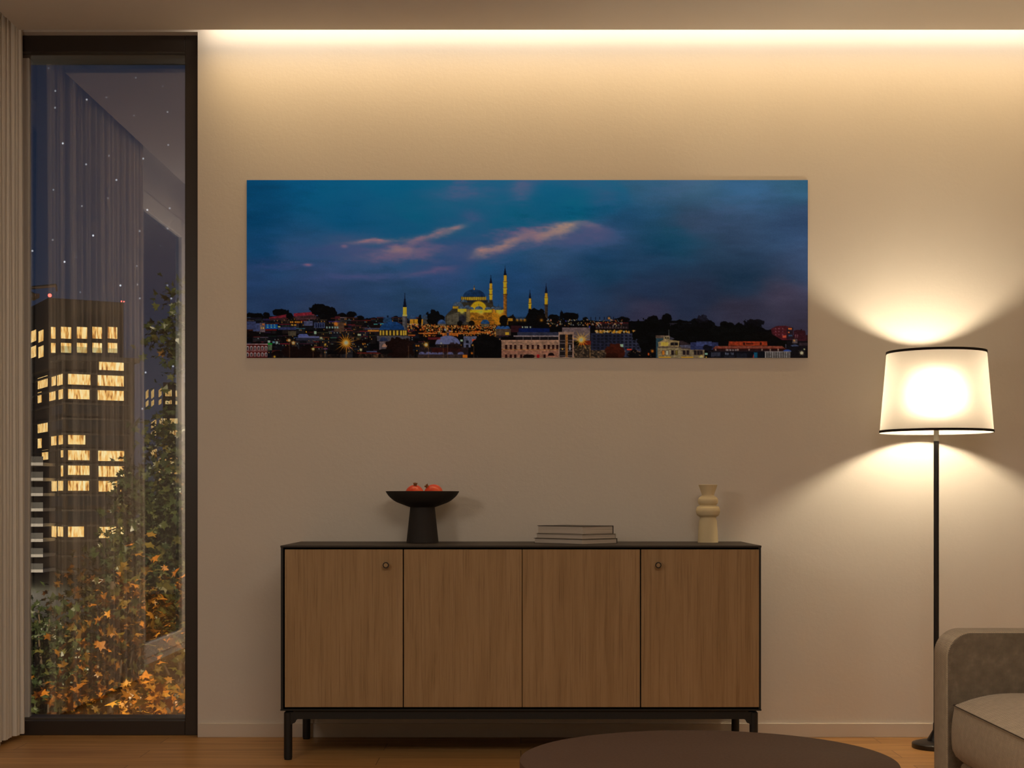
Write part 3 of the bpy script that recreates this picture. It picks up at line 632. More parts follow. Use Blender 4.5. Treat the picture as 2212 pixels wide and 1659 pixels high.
    # pavilion with orange roofs and a dark hoarding
    rect(1541, 752, 1700, 761, (48, 24, 24)); poly([(1575, 738), (1657.6, 738), (1658, 747), (1574, 747)], (146, 62, 34)); rect(1586, 738.5, 1590, 738.9, (60, 24, 20))
    for x in (1606, 1642): rect(x, 740, x + 4, 746, (54, 22, 18))
    rect(1612, 741, 1628, 745, (96, 36, 22)); poly([(1541, 753.4), (1546, 748), (1690, 748), (1697, 753.4)], (132, 76, 58)); rect(1541, 752.6, 1697, 754, (104, 44, 32))
    for x in (1545, 1568, 1593, 1617, 1645, 1663, 1680): rect(x, 754, x + 3, 760, (138, 112, 98))
    for x in (1570, 1576, 1582, 1588): rect(x, 755, x + 4, 759, (150, 138, 130), 0.8)
    rect(1530, 759, 1652, 774, (18, 18, 25)); rect(1530, 758.4, 1652, 760, (44, 30, 34))
    for x0, y0, x1, y1 in ((1537, 762, 1556.5, 762.8), (1537, 770.4, 1556.5, 771.2), (1537, 762, 1537.8, 771.2), (1555.7, 762, 1556.5, 771.2)): rect(x0, y0, x1, y1, (96, 96, 108), 0.8)
    for y in (764.2, 767.2):
        for x in np.arange(1539, 1554, 2.1): rect(x, y, x + 1.4, y + 1.7, (116, 116, 128), 0.8)
    # small hoarding lettering
    G = {'H': ['101', '101', '111', '101', '101'], 'e': ['000', '111', '111', '100', '111'], 'r': ['000', '110', '100', '100', '100'], 'Y': ['101', '101', '010', '010', '010'], 'i': ['0', '1', '1', '1', '1'], 'l': ['1', '1', '1', '1', '1']}
    x = 1567.0
    for ch in 'Her Yil':
        if ch == ' ': x += 1.6; continue
        for j, rw in enumerate(G[ch]):
            for i, b in enumerate(rw):
                if b == '1': rect(x + i * 0.85, 762 + j * 1.05, x + (i + 1) * 0.85, 762 + (j + 1) * 1.05, (150, 150, 162), 0.9)
        x += (len(G[ch][0]) + 1) * 0.85
    for y in (769.4, 771.4):
        for x in np.arange(1565, 1586, 1.9): rect(x, y, x + 1.3, y + 0.9, (92, 92, 102), 0.7)
    for y in (764.5, 767, 769.5, 771.8):
        for x in np.arange(1592, 1612, 1.8): rect(x, y, x + 1.3, y + 1.0, (84, 84, 96), 0.7)
    rect(1629, 762, 1636.8, 774, (22, 84, 104)); poly([(1626, 774), (1629, 765), (1629, 774)], (150, 60, 50)); ell(1701, 760, 9, 4.6, (62, 84, 138), 1, True)
    for i in range(15): rect(1653 + i * 3.75, 759.6 + (i % 2) * 0.4, 1655 + i * 3.75, 774, (156, 144, 134)); rect(1655 + i * 3.75, 761, 1656.6 + i * 3.75, 774, (40, 34, 36))
    rect(1652, 759.4, 1709, 761, (128, 118, 112)); rect(1709, 760, 1745, 774, (22, 17, 20))
    # ---- starbursts and lamps
    def star(x, y, n_, L, col, core, a0=0.0, w_=1.5):
        for i in range(n_):
            a = a0 + 2 * math.pi * i / n_; LL = L * (0.72 + 0.45 * ((i * 7) % 5) / 4.0)
            line(x, y, x + LL * math.cos(a), y + LL * math.sin(a), w_, col, 0.95, True)
        glow(x, y, L * 0.30, col, 0.75); glow(x, y, core, (255, 238, 170), 1.0); glow(x, y, core * 0.8, (255, 250, 225), 1.0)
    star(748, 741, 18, 30, (252, 168, 36), 4.6, 0.1, 2.0); star(1256, 734.6, 14, 25, (250, 190, 50), 4.4, 0.2, 1.8); glow(1262.5, 734.6, 2.4, (250, 190, 60)); star(921, 745, 14, 12, (252, 176, 44), 2.6, 0.15, 1.2)
    star(625, 735.6, 12, 8, (250, 150, 36), 2.2, 0.2, 1.0); glow(620.5, 736, 1.6, (240, 140, 40)); star(634, 741, 12, 9, (252, 160, 40), 2.2, 0.1, 1.0); star(677, 754.5, 12, 7, (240, 200, 70), 1.9, 0, 1.0); glow(703, 745, 2.2, (235, 190, 70)); star(780, 756, 10, 6, (230, 190, 70), 1.9, 0, 0.9)
    glow(593.6, 771, 2.2, (240, 190, 60)); glow(900, 747.5, 1.8, (245, 160, 50)); glow(904.6, 747.5, 1.8, (245, 160, 50)); glow(953.5, 742, 1.6, (240, 225, 190)); glow(1020, 763.5, 2.4, (240, 140, 40)); glow(1021.5, 746, 1.8, (240, 170, 70)); glow(784.4, 743, 1.5, (245, 160, 50)); glow(788.8, 743, 1.5, (245, 160, 50))
    glow(1409.7, 759, 3.0, (245, 150, 50)); rect(1400, 763, 1403, 768, (200, 100, 40)); star(1515, 772, 12, 8, (248, 205, 70), 2.2, 0.1, 1.0); glow(1526, 772, 1.4, (240, 190, 80)); star(1732.4, 763, 12, 9, (228, 205, 160), 2.4, 0.1, 1.0)
    land = np.clip(np.abs(C - sky).max(-1) / 4.0, 0, 1)[..., None]    # the town lies in deep dusk
    grit = (fbm(4, 3, 301, 3) - 0.5)[..., None]
    C = C * (1 + 0.55 * grit * land)
    C = C + (255.0 * (np.clip(C, 0, 255) / 255.0) ** 1.30 - C) * land
    C += (R.randn(H, W, 1) * 1.6)
    # ---- display values to ink reflectance
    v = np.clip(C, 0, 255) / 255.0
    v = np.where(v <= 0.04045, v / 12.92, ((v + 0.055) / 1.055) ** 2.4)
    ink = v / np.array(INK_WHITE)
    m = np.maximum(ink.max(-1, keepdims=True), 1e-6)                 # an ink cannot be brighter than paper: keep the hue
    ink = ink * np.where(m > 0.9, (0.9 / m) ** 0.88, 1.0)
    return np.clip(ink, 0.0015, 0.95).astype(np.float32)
# ================================================================ the room
XL, XR, YB = -2.06, 2.75, -8.2                       # left wall, right wall, wall behind the camera
ZC = 2.669                                           # ceiling
WX = PX(427, DW)                                     # right edge of the corner window opening
WZ = PZ(69, DW)
def struct(name, bm, m, parent=None):
    o = obj(name, bm, m, parent)
    if parent is None: o['kind'] = 'structure'
    return o
bm = bmesh.new()
box(bm, XL - 0.4, XR + 0.3, YB - 0.3, 0.30, -0.30, 0.0)
struct('floor', bm, M['floor'])
bm = bmesh.new()                                     # back wall with the opening of the corner window
box(bm, WX, XR + 0.3, 0.0, 0.30, 0.0, 2.95)
box(bm, XL - 0.4, WX, 0.0, 0.30, WZ, 2.95)
struct('wall_back', bm, M['wall'])
bm = bmesh.new()
box(bm, XR, XR + 0.3, YB, 0.0, 0.0, 2.95)
struct('wall_right', bm, M['wall'])
bm = bmesh.new()
box(bm, XL - 0.4, XR + 0.3, YB - 0.3, YB, 0.0, 2.95)
struct('wall_front', bm, M['wall'])
# left wall: glazed from the corner to y = -3.1
bm = bmesh.new()
box(bm, XL - 0.05, XL, YB, -3.17, 0.0, 2.95)
box(bm, XL - 0.05, XL, -3.17, 0.0, 2.60, 2.95)
box(bm, XL - 0.05, XL, -3.17, 0.0, 0.0, 0.035)
struct('wall_left', bm, M['wall'])
# ceiling: panel with a light cove along the back wall and a curtain pocket along the left wall
bm = bmesh.new()
box(bm, -1.875, XR, YB, DW and -0.157, ZC, ZC + 0.016)
box(bm, XL, XR, YB, 0.0, 2.87, 2.95)
struct('ceiling', bm, M['ceiling'])
bm = bmesh.new()
box(bm, WX + 0.002, XR, -0.012, 0.0, 0.0, PZ(1561.5, DW), 0.0015, 1)
struct('baseboard_back', bm, M['base'])
bm = bmesh.new()
box(bm, XR - 0.012, XR, YB, -0.012, 0.0, 0.055, 0.0015, 1)
struct('baseboard_right', bm, M['base'])

# corner window in the back wall
w1 = bpy.data.objects.new('window_1', None); link(w1); w1['kind'] = 'structure'
FZ0, FZ1 = 0.0, WZ - 0.001
fy0 = 0.04; dF = DW + fy0; gy = 0.126; dG = DW + gy
fx = PX(399.5, dF)                                   # inner edge of the jamb member
zh = PZ(111.5, dF); zs = PZ(1557.5, dF)
bm = bmesh.new()
box(bm, fx, WX, fy0, 0.22, FZ0, FZ1, 0.002, 1)
box(bm, XL - 0.12, fx, fy0, 0.22, zh, FZ1, 0.002, 1)
box(bm, XL - 0.12, fx, fy0, 0.22, FZ0, zs, 0.002, 1)
obj('window_frame', bm, M['frame'], w1)
bm = bmesh.new()                                     # beads against the glass, top and bottom
zt = PZ(118, fy0 + DW + 0.045)
box(bm, XL - 0.1, fx, fy0 + 0.038, gy + 0.03, zh - 0.0035, zh)
box(bm, XL - 0.1, fx, fy0 + 0.045, gy + 0.03, zs, zs + 0.004)
obj('glazing_bead', bm, M['bead'], w1)
bm = bmesh.new()
px0, px1 = XL - 0.10, PX(66.5, dG)
box(bm, px0, px1, gy - 0.02, gy + 0.004, zs + 0.004, zh - 0.004, 0.002, 1)
obj('pale_reflection_strip', bm, M['cream'], w1)  # pale strip added in place of a bright reflection at the glass edge
bm = bmesh.new()
box(bm, px1 - 0.004, fx + 0.01, gy - 0.004, gy + 0.004, zs - 0.01, zh + 0.01)
obj('glass_pane', bm, M['glass'], w1)

# tall window in the left wall, seen only as a reflection
w2 = bpy.data.objects.new('window_2', None); link(w2); w2['kind'] = 'structure'
bm = bmesh.new()
for y0, y1 in ((-3.17, -3.05), (-1.62, -1.54), (-0.075, 0.0)):
    box(bm, XL - 0.035, XL + 0.004, y0, y1, 0.036, 2.599, 0.003, 1)
box(bm, XL - 0.035, XL + 0.004, -3.06, -0.07, 2.50, 2.599, 0.003, 1)
box(bm, XL - 0.035, XL + 0.004, -3.06, -0.07, 0.036, 0.115, 0.003, 1)
obj('window_frame', bm, M['cream'], w2)
bm = bmesh.new()
box(bm, XL - 0.022, XL - 0.016, -3.06, -0.07, 0.11, 2.505)
obj('glass_pane', bm, M['clear'], w2)

# ================================================================ curtain
def curtain():
    """deep, uneven pleats: y runs along the track, x is the depth of the fold"""
    bm = bmesh.new()
    rng = random.Random(5)
    pts, y = [], -0.024
    while y > -1.57:                                 # one pleat: flat front, turn, narrow back
        w = rng.uniform(0.030, 0.058); a = rng.uniform(0.026, 0.040); f = rng.uniform(0.45, 0.68)
        x0 = rng.uniform(-0.006, 0.006)
        pts += [(y, x0 + a), (y - w * f * 0.5, x0 + a * rng.uniform(0.8, 1.15)), (y - w * f, x0 + a), (y - w * (f + 0.10), x0 - a * 0.2), (y - w * (f + 0.2), x0 - a), (y - w * 0.93, x0 - a * 0.9)]
        y -= w
    fine = smooth_prof(pts, 5)
    zs_ = [0.02, 0.3, 0.8, 1.3, 1.8, 2.3, 2.66, 2.80]
    grid = []
    for i, (yy_, xo) in enumerate(fine):
        row = []
        for z in zs_:
            k = 1.0 - 0.25 * (z / 2.8)
            row.append(bm.verts.new((-1.938 + xo * k + 0.002 * math.sin(z * 2.2 + yy_ * 60), yy_ + 0.003 * math.sin(yy_ * 90 + z * 1.3), z)))
        grid.append(row)
    for a, b in zip(grid, grid[1:]):
        for i in range(len(zs_) - 1):
            bm.faces.new((a[i], a[i + 1], b[i + 1], b[i]))
    o = obj('curtain', bm, M['curtain'], smooth=True)
    tag(o, 'pleated sheer beige curtain hanging floor to ceiling beside the corner window', 'curtain')
    return o
curtain()

# ================================================================ wall picture
PY0 = -0.0048
dP = DW + PY0
px0, px1, pz0, pz1 = PX(533, dP), PX(1745, dP), PZ(773, dP), PZ(389, dP)
pic = thing('wall_picture', ((px0 + px1) / 2, 0.0, pz0), 'wide frameless panoramic print of a domed mosque skyline at dusk, hung above the sideboard', 'picture')
pw, phh = px1 - px0, pz1 - pz0
obj('backing_board', bx(-pw / 2, pw / 2, PY0 + 0.0008, -0.0015, 0.0, phh), M['void'] if False else mat('picture_backing', (0.03, 0.035, 0.05), 0.6, 0.3), pic)
obj('wall_hook', bx(-0.05, 0.05, -0.0016, 0.001, phh * 0.75, phh * 0.75 + 0.03), M['brass'], pic)
def print_face():
    W, H = 1212, 384
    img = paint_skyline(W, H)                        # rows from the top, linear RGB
    nx, nz = W + 1, H + 1
    xs = np.linspace(-pw / 2, pw / 2, nx); zs_ = np.linspace(phh, 0, nz)
    X, Z = np.meshgrid(xs, zs_)
    co = np.stack([X, np.full_like(X, PY0), Z], -1).reshape(-1, 3).astype(np.float32)
    idx = np.arange(nx * nz).reshape(nz, nx)
    q = np.stack([idx[:-1, :-1], idx[1:, :-1], idx[1:, 1:], idx[:-1, 1:]], -1).reshape(-1, 4).astype(np.int32)
    me = bpy.data.meshes.new('printed_face')
    me.vertices.add(len(co)); me.vertices.foreach_set('co', co.ravel())
    me.loops.add(q.size); me.loops.foreach_set('vertex_index', q.ravel())
    me.polygons.add(len(q)); me.polygons.foreach_set('loop_start', np.arange(0, q.size, 4, dtype=np.int32))
    me.update(calc_edges=True)
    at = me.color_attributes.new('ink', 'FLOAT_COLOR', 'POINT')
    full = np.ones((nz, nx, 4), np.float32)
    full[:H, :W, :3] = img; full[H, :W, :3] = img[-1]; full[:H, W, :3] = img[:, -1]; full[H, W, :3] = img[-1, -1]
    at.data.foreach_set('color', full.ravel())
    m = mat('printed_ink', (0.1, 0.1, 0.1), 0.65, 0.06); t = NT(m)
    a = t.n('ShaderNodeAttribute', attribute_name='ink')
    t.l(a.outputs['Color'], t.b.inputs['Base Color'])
    me.materials.append(m)
    o = bpy.data.objects.new('printed_face', me); link(o, pic)
    return o
print_face()

# ================================================================ sideboard
DSF = F * EYE / 568.0                                # distance to its front
SYF, SYB = DSF - DW, -0.022
ZT = PZ(1178.5, DSF)
sx0, sx1 = PX(605.5, DSF), PX(1645, DSF)
sb = thing('sideboard', ((sx0 + sx1) / 2, 0, 0), 'long black sideboard with four oak doors standing on round legs below the picture', 'sideboard')
hw = (sx1 - sx0) / 2
def S(px): return PX(px, DSF) - (sx0 + sx1) / 2
zt1 = PZ(1182.7, DSF); zb0, zb1 = PZ(1535.6, DSF), PZ(1532.0, DSF)
obj('top_panel', bx(-hw, hw, SYF, SYB, zt1, ZT, 0.0008, 1), M['blacktop'], sb)
obj('bottom_panel', bx(-hw, hw, SYF, SYB, zb0, zb1, 0.0008, 1), M['black'], sb)
for s in (-1, 1):
    a, b = sorted((s * (hw - 0.0015), s * (hw - 0.0095)))
    obj('side_panel', bx(a, b, SYF + 0.002, SYB, zb1, zt1), M['black'], sb)
obj('back_panel', bx(-hw + 0.0095, hw - 0.0095, SYB - 0.012, SYB - 0.001, zb1, zt1), M['void'], sb)
obj('inner_carcass', bx(-hw + 0.0097, hw - 0.0097, SYF + 0.024, SYB - 0.0125, zb1 + 0.0002, zt1 - 0.0002), M['void'], sb)
dz0, dz1 = PZ(1527.8, DSF), PZ(1187.0, DSF)
for k, (a, b) in enumerate(((615, 869.9), (872.4, 1127.2), (1128.6, 1382.4), (1385.2, 1639.8))):
    d = obj('door', bx(0, S(b) - S(a), SYF + 0.001, SYF + 0.021, 0, dz1 - dz0, 0.0008, 1), OAK[k], sb, loc=(S(a), 0, dz0))
    kx = {0: 834.5, 3: 1421.0}.get(k)
    if kx:
        n = 10
        kb = lathe(bmesh.new(), [(0.0, 0.022), (0.0075, 0.022), (0.0085, 0.0235), (0.0108, 0.0235), (0.0110, 0.0225), (0.0104, 0.010), (0.0075, 0.004), (0.0075, 0.0), (0.0, 0.0)], n)
        bmesh.ops.rotate(kb, verts=kb.verts, matrix=Matrix.Rotation(math.radians(90), 3, 'X'))
        bmesh.ops.translate(kb, verts=kb.verts, vec=(S(kx) - S(a), SYF + 0.001, PZ(1220.3, DSF) - dz0))
        kn = obj('knob', kb, [M['black'], OAK[k]], d)
        for p in kn.data.polygons:
            if p.center.y < SYF - 0.0195 and math.hypot(p.center.x - (S(kx) - S(a)), p.center.z - (PZ(1220.3, DSF) - dz0)) < 0.007: p.material_index = 1
        kn['label'] = 'round black knob with an oak inlay'
LR = 0.0147
lx = 0.5 * (S(1630.2) - S(620.2))
yl = (SYF + 0.022, SYB - 0.022)
zl = PZ(1539, DSF)
for s in (-1, 1):
    for y in yl:
        b = lathe(bmesh.new(), [(0, 0), (LR - 0.0015, 0), (LR - 0.0012, 0.006), (LR, 0.0065), (LR, zl - 0.004), (LR - 0.004, zl), (0, zl)], 32)
        o = auto_smooth(obj('leg', b, M['black'], sb, loc=(s * lx, y, 0)))
        # shaped bracket between leg and rail
        bb = bmesh.new()
        prof = [(0.0, 0.0)]
        z_r = PZ(1554, DSF); z_bot = PZ(1566.5, DSF)
        pts = [(0.0, zl), (0.048, zl), (0.048, z_r + 0.001), (0.036, z_r), (0.032, z_r - 0.003), (0.0265, z_r - 0.008), (0.0265, z_r - 0.0105), (0.024, z_r - 0.0145), (0.0195, z_r - 0.0155), (0.015, z_bot + 0.001), (0.0, z_bot)]
        f0 = [bb.verts.new((-s * x, -0.010, z)) for x, z in pts]; f1 = [bb.verts.new((-s * x, 0.010, z)) for x, z in pts]
        bb.faces.new(f0); bb.faces.new(list(reversed(f1)))
        for i in range(len(pts)):
            j = (i + 1) % len(pts); bb.faces.new((f0[i], f0[j], f1[j], f1[i]))
        obj('bracket', bb, M['black'], sb, loc=(s * lx, y, 0))
for y in yl:
    obj('rail', bx(-lx + 0.02, lx - 0.02, y - 0.011, y + 0.011, PZ(1554.5, DSF), zb0 + 0.0004), M['black'], sb)
for s in (-1, 1):
    obj('rail', bx(s * lx - 0.010, s * lx + 0.010, yl[0] + 0.008, yl[1] - 0.008, PZ(1550, DSF), zb0 + 0.0004), M['black'], sb)

# ---------------------------------------------------------------- things on the sideboard
dB = DW - 0.165
bowl = thing('pedestal_bowl', (PX(912.7, dB), -0.165, ZT), 'dark brown pedestal bowl holding two pomegranates on the sideboard', 'bowl')
k = dB / F
def zr(py): return PZ(py, dB) - ZT
zb_ = 0.0
z_stem, z_rim, z_bot = zr(1095.5), zr(1061), zr(1095.5)
obj('stem', lathe(bmesh.new(), [(0, 0), (34.2 * k, 0), (34.7 * k, 0.001), (26.6 * k, z_stem - 0.001), (26.6 * k, z_stem + 0.003), (0, z_stem + 0.003)], 64), M['bowl'], bowl)
outer = [(27 * k, zr(1095.6)), (44 * k, zr(1089.5)), (58.5 * k, zr(1083.3)), (71 * k, zr(1073.5)), (77.6 * k, zr(1064.8)), (79.1 * k, zr(1061.6))]
prof = [(0, zr(1097) )] + smooth_prof(outer, 5) + [(78.8 * k, z_rim), (77.2 * k, z_rim - 0.0003)]
inner = [(75.5 * k, zr(1064.5)), (68.5 * k, zr(1073.0)), (56 * k, zr(1081)), (40 * k, zr(1087)), (18 * k, zr(1090)), (0, zr(1090.4))]
prof += smooth_prof(inner, 5)
auto_smooth(obj('basin', lathe(bmesh.new(), prof, 96), M['bowl'], bowl), 40)
for o in bowl.children: auto_smooth(o, 40)

def pomegranate(x, y, z, r, tilt, azim, label):
    root = thing('pomegranate', (x, y, z), label, 'fruit', 'pomegranates in the pedestal bowl')
    bm = bmesh.new()
    bmesh.ops.create_uvsphere(bm, u_segments=40, v_segments=24, radius=r)
    R = Matrix.Rotation(azim, 4, 'Z') @ Matrix.Rotation(tilt, 4, 'Y')
    for v in bm.verts:
        a = math.atan2(v.co.y, v.co.x); up = v.co.z / r
        q = 1 + 0.018 * math.cos(6 * a) * (1 - up * up) + 0.10 * max(0, up - 0.86) / 0.14
        v.co = Vector((v.co.x * q, v.co.y * q, v.co.z * (0.95 + 0.05 * max(0, up))))
        v.co = R @ v.co
    obj('fruit_body', bm, M['pom'], root, smooth=True)
    bm = bmesh.new()
    n = 12
    lo, mi = [], []
    for i in range(n):
        a = 2 * math.pi * i / n
        lo.append(bm.verts.new((r * 0.20 * math.cos(a), r * 0.20 * math.sin(a), r * 0.93)))
        mi.append(bm.verts.new((r * 0.155 * math.cos(a), r * 0.155 * math.sin(a), r * 1.10)))
    tips = []
    for i in range(n):
        a = 2 * math.pi * i / n
        rr, zz = (0.21, 1.26) if i % 2 == 0 else (0.18, 1.19)
        tips.append(bm.verts.new((r * rr * math.cos(a), r * rr * math.sin(a), r * zz)))
    for i in range(n):
        j = (i + 1) % n
        bm.faces.new((lo[i], lo[j], mi[j], mi[i])); bm.faces.new((mi[i], mi[j], tips[j], tips[i]))
    bm.faces.new(mi)
    bmesh.ops.transform(bm, matrix=R, verts=bm.verts)
    o = obj('calyx', bm, M['calyx'], root)
    md = o.modifiers.new('thick', 'SOLIDIFY'); md.thickness = 0.0015
    return root
pz = ZT + zr(1090) + 0.037
pomegranate(PX(896, dB), -0.172, pz + 0.001, 0.0355, math.radians(18), math.radians(-75), 'red pomegranate with its calyx on top, beside the other in the dark bowl')
pomegranate(PX(936.5, dB), -0.160, pz + 0.002, 0.0365, math.radians(-42), math.radians(20), 'red pomegranate with its calyx tilted toward its neighbour in the dark bowl')

# vase
dV = DW - 0.14
k = dV / F
def zv(py): return PZ(py, dV) - ZT
pts = [(22.0, None), (21.0, 1150), (19.0, 1125), (17.2, 1119), (18.5, 1116.4), (23.5, 1112.5), (25.7, 1106), (25.8, 1101.5), (23.8, 1095.5), (19, 1092.4), (17.4, 1091.4), (18.2, 1090.2), (20.8, 1087), (21.8, 1082), (20.8, 1077), (17.2, 1073.2), (13.6, 1071.0), (13.2, 1069.5), (14.6, 1064), (17.6, 1055.5), (20.4, 1047.4)]
outer = [(r * k, 0.0 if y is None else zv(y)) for r, y in pts]
pr = [(0, 0)] + [outer[0]] + [outer[1]] + smooth_prof(outer[2:18], 4) + outer[18:] + [(19.6 * k, zv(1047.0)), (18.9 * k, zv(1047.8)), (13.4 * k, zv(1064)), (11.0 * k, zv(1071)), (11 * k, zv(1085)), (0, zv(1085))]
o = auto_smooth(obj('vase', lathe(bmesh.new(), pr, 72), M['vase'], None, loc=(PX(1529.3, dV), -0.14, ZT)), 45)
tag(o, 'cream ceramic vase with two rounded rings and a flared mouth standing on the sideboard', 'vase')

# books: turned about 45 degrees, the nearer corner toward the room
def book(cx, cy, z, L, B, h, cover, label, ang):
    root = thing('book', (cx, cy, z), label, 'book', 'stacked books on the sideboard', ang)
    ov, t = 0.0028, 0.0013
    # local frame: corner at origin, fore edge along +y', spine at x' = B
    obj('cover', (lambda bm: (box(bm, -ov, B, -ov, L + ov, 0, t), box(bm, -ov, B, -ov, L + ov, h - t, h), box(bm, B - t, B + 0.001, -ov, L + ov, 0, h, 0.0012, 2), bm)[-1])(bmesh.new()), cover, root)
    obj('page_block', bx(0, B - t - 0.0003, 0, L, t, h - t), M['pages'], root)
    return root
cv = [mat('book_cover_beige', (0.42, 0.35, 0.27), 0.5, 0.3), mat('book_cover_black', (0.016, 0.013, 0.012), 0.4, 0.4), mat('book_cover_tan', (0.52, 0.42, 0.32), 0.5, 0.3)]
dK = DW + (SYF + 0.128)
th = math.radians(-44.5)                             # spine direction +x' points right and back
zz = ZT
kk = dK / F
specs = [(1257.3, 0.235, 0.190, 11.3, 1, 'black covered thin book lying at the bottom of the book stack'),
         (1257.8, 0.226, 0.181, 10.0, 0, 'beige covered thin book in the middle of the book stack'),
         (1259.2, 0.222, 0.164, 17.8, 1, 'thick black spined book lying on top of the book stack')]
for i, (cpx, L, B, hp, ci, lab) in enumerate(specs):
    h = hp * kk
    # rotate so local +x goes right-back, local +y goes left-back
    r = book(PX(cpx, dK), SYF + 0.128 + 0.002 * i, zz, L, B, h, cv[ci], lab, math.radians(45.5))
    zz += h + 0.0002

# ================================================================ floor lamp
LY = -0.245; dL = DW + LY
lx0 = PX(2022.5, dL)
lamp = thing('floor_lamp', (lx0, LY, 0), 'lit black floor lamp with a tapered cream shade standing between wall and sofa', 'lamp')
kl = dL / F
R0, R1 = 120.0 * kl, 105.5 * kl
zs0, zs1 = PZ(934.8, dL), PZ(759.5, dL)
prof = [(0, 0), (51 * kl, 0), (51.5 * kl, 0.002), (51.5 * kl, 0.016), (50 * kl, 0.019), (43 * kl, 0.022), (36 * kl, 0.0255), (20 * kl, 0.028), (0, 0.028)]
auto_smooth(obj('base', lathe(bmesh.new(), prof, 64), M['lampblack'], lamp), 40)
auto_smooth(obj('base_socket', lathe(bmesh.new(), [(0, 0.026), (0.034, 0.026), (0.033, 0.031), (0.0125, 0.066), (0.0112, 0.092), (0, 0.092)], 40), M['lampblack'], lamp), 40)
auto_smooth(obj('pole', lathe(bmesh.new(), [(0, 0.088), (5.7 * kl, 0.088), (5.7 * kl, zs0 - 0.030), (0, zs0 - 0.030)], 24), M['lampblack'], lamp))
auto_smooth(obj('bulb_socket', lathe(bmesh.new(), [(0, zs0 - 0.0305), (5.8 * kl, zs0 - 0.0305), (5.4 * kl, zs0 - 0.028), (5.2 * kl, zs0 + 0.045), (0.012, zs0 + 0.05), (0.016, zs0 + 0.06), (0.016, zs0 + 0.100), (0, zs0 + 0.100)], 24), M['brass'], lamp))
bm = lathe(bmesh.new(), [(R0 - 0.0016 + (R1 - R0) * i / 12, zs0 + 0.0004 + (zs1 - zs0 - 0.0008) * i / 12) for i in range(13)], 128)
obj('shade', bm, M['shade'], lamp, smooth=True)
for nm, R, z, lab in (('shade_trim', R0, zs0, None), ('shade_trim', R1, zs1, None)):
    sgn = 1 if z == zs0 else -1
    sl = (R1 - R0) / (zs1 - zs0) * 0.009 * sgn
    z2 = z + 0.009 * sgn
    p = [(R - 0.0011, z), (R + 0.0006, z), (R + 0.0006 + sl, z2), (R - 0.0011 + sl, z2)]
    obj(nm, lathe(bmesh.new(), p, 128, closed=True), M['trimblack'], lamp)
bm = bmesh.new()                                     # spider that carries the shade
for a in (0.35, 0.35 + 2.094, 0.35 + 4.189):
    tube(bm, [(0.011 * math.cos(a), 0.011 * math.sin(a), zs1 - 0.018), ((R1 - 0.002) * math.cos(a), (R1 - 0.002) * math.sin(a), zs1 - 0.004)], 0.0016, 8)
lathe(bm, [(0, zs1 - 0.022), (0.013, zs1 - 0.022), (0.013, zs1 - 0.014), (0, zs1 - 0.014)], 16)
obj('shade_spider', bm, M['lampblack'], lamp)
BZ = zs0 + 0.140
bm = bmesh.new(); bmesh.ops.create_uvsphere(bm, u_segments=24, v_segments=16, radius=0.036)
bmesh.ops.translate(bm, verts=bm.verts, vec=(0, 0, BZ))
obj('bulb', bm, M['bulb'], lamp, smooth=True)

# ================================================================ coffee table
dT = F * 0.56 / (1640.5 - HY); TY = dT - DW
TX = (PX(1120, dT) + PX(1935.7, dT)) / 2; TR = (PX(1935.7, dT) - PX(1120, dT)) / 2 * 0.994
ct = thing('coffee_table', (TX, TY, 0), 'round dark brown coffee table in front of the sideboard', 'table')
zt = 0.36
auto_smooth(obj('table_top', lathe(bmesh.new(), [(0, zt - 0.045), (TR - 0.004, zt - 0.045), (TR, zt - 0.041), (TR, zt - 0.003), (TR - 0.0008, zt - 0.001), (TR - 0.003, zt), (0, zt)], 160), M['table'], ct), 30)
for i in range(3):
    a = 2 * math.pi * i / 3 + 0.5
    b = bmesh.new(); lathe(b, [(0, 0), (0.020, 0), (0.026, zt - 0.046), (0, zt - 0.046)], 28)
    auto_smooth(obj('leg', b, M['black'], ct, loc=(TR * 0.68 * math.cos(a), TR * 0.68 * math.sin(a), 0)))

# ================================================================ sofa, facing left
SFY = 3.41 - DW                                      # far side of the far arm
AT = 0.105                                           # arm thickness
ax0 = PX(2017, 3.41)
sofa = thing('sofa', (ax0, SFY, 0), 'taupe woven sofa with a rounded arm facing the round coffee table', 'sofa')
def rounded_slab(w, h, r, y0, y1, z0, edge=0.012, sides=14):
    """slab in the x-z plane, top corner at x = 0 rounded with radius r, thickness along y with softened edges"""
    def outline(ins):
        p = [(w, z0), (ins, z0)]
        rr = max(r - ins, 0.002)
        cx, cz = r, h - r
        p.append((ins, cz))
        for i in range(1, sides):
            a = math.pi - (math.pi / 2) * i / sides
            p.append((cx + rr * math.cos(a), cz + rr * math.sin(a)))
        p += [(cx, h - ins), (w, h - ins)]
        return p
    bm = bmesh.new(); rows = []
    for y, ins in ((y0, edge), (y0 + edge * 0.3, edge * 0.3), (y0 + edge, 0), (y1 - edge, 0), (y1 - edge * 0.3, edge * 0.3), (y1, edge)):
        rows.append([bm.verts.new((x, y, z)) for x, z in outline(ins)])
    for a, b in zip(rows, rows[1:]):
        for i in range(len(a)):
            j = (i + 1) % len(a); bm.faces.new((a[i], a[j], b[j], b[i]))
    bm.faces.new(rows[0]); bm.faces.new(list(reversed(rows[-1])))
    return bm
AH = PZ(1357, 3.40); AW = 0.86
LEN = 1.55
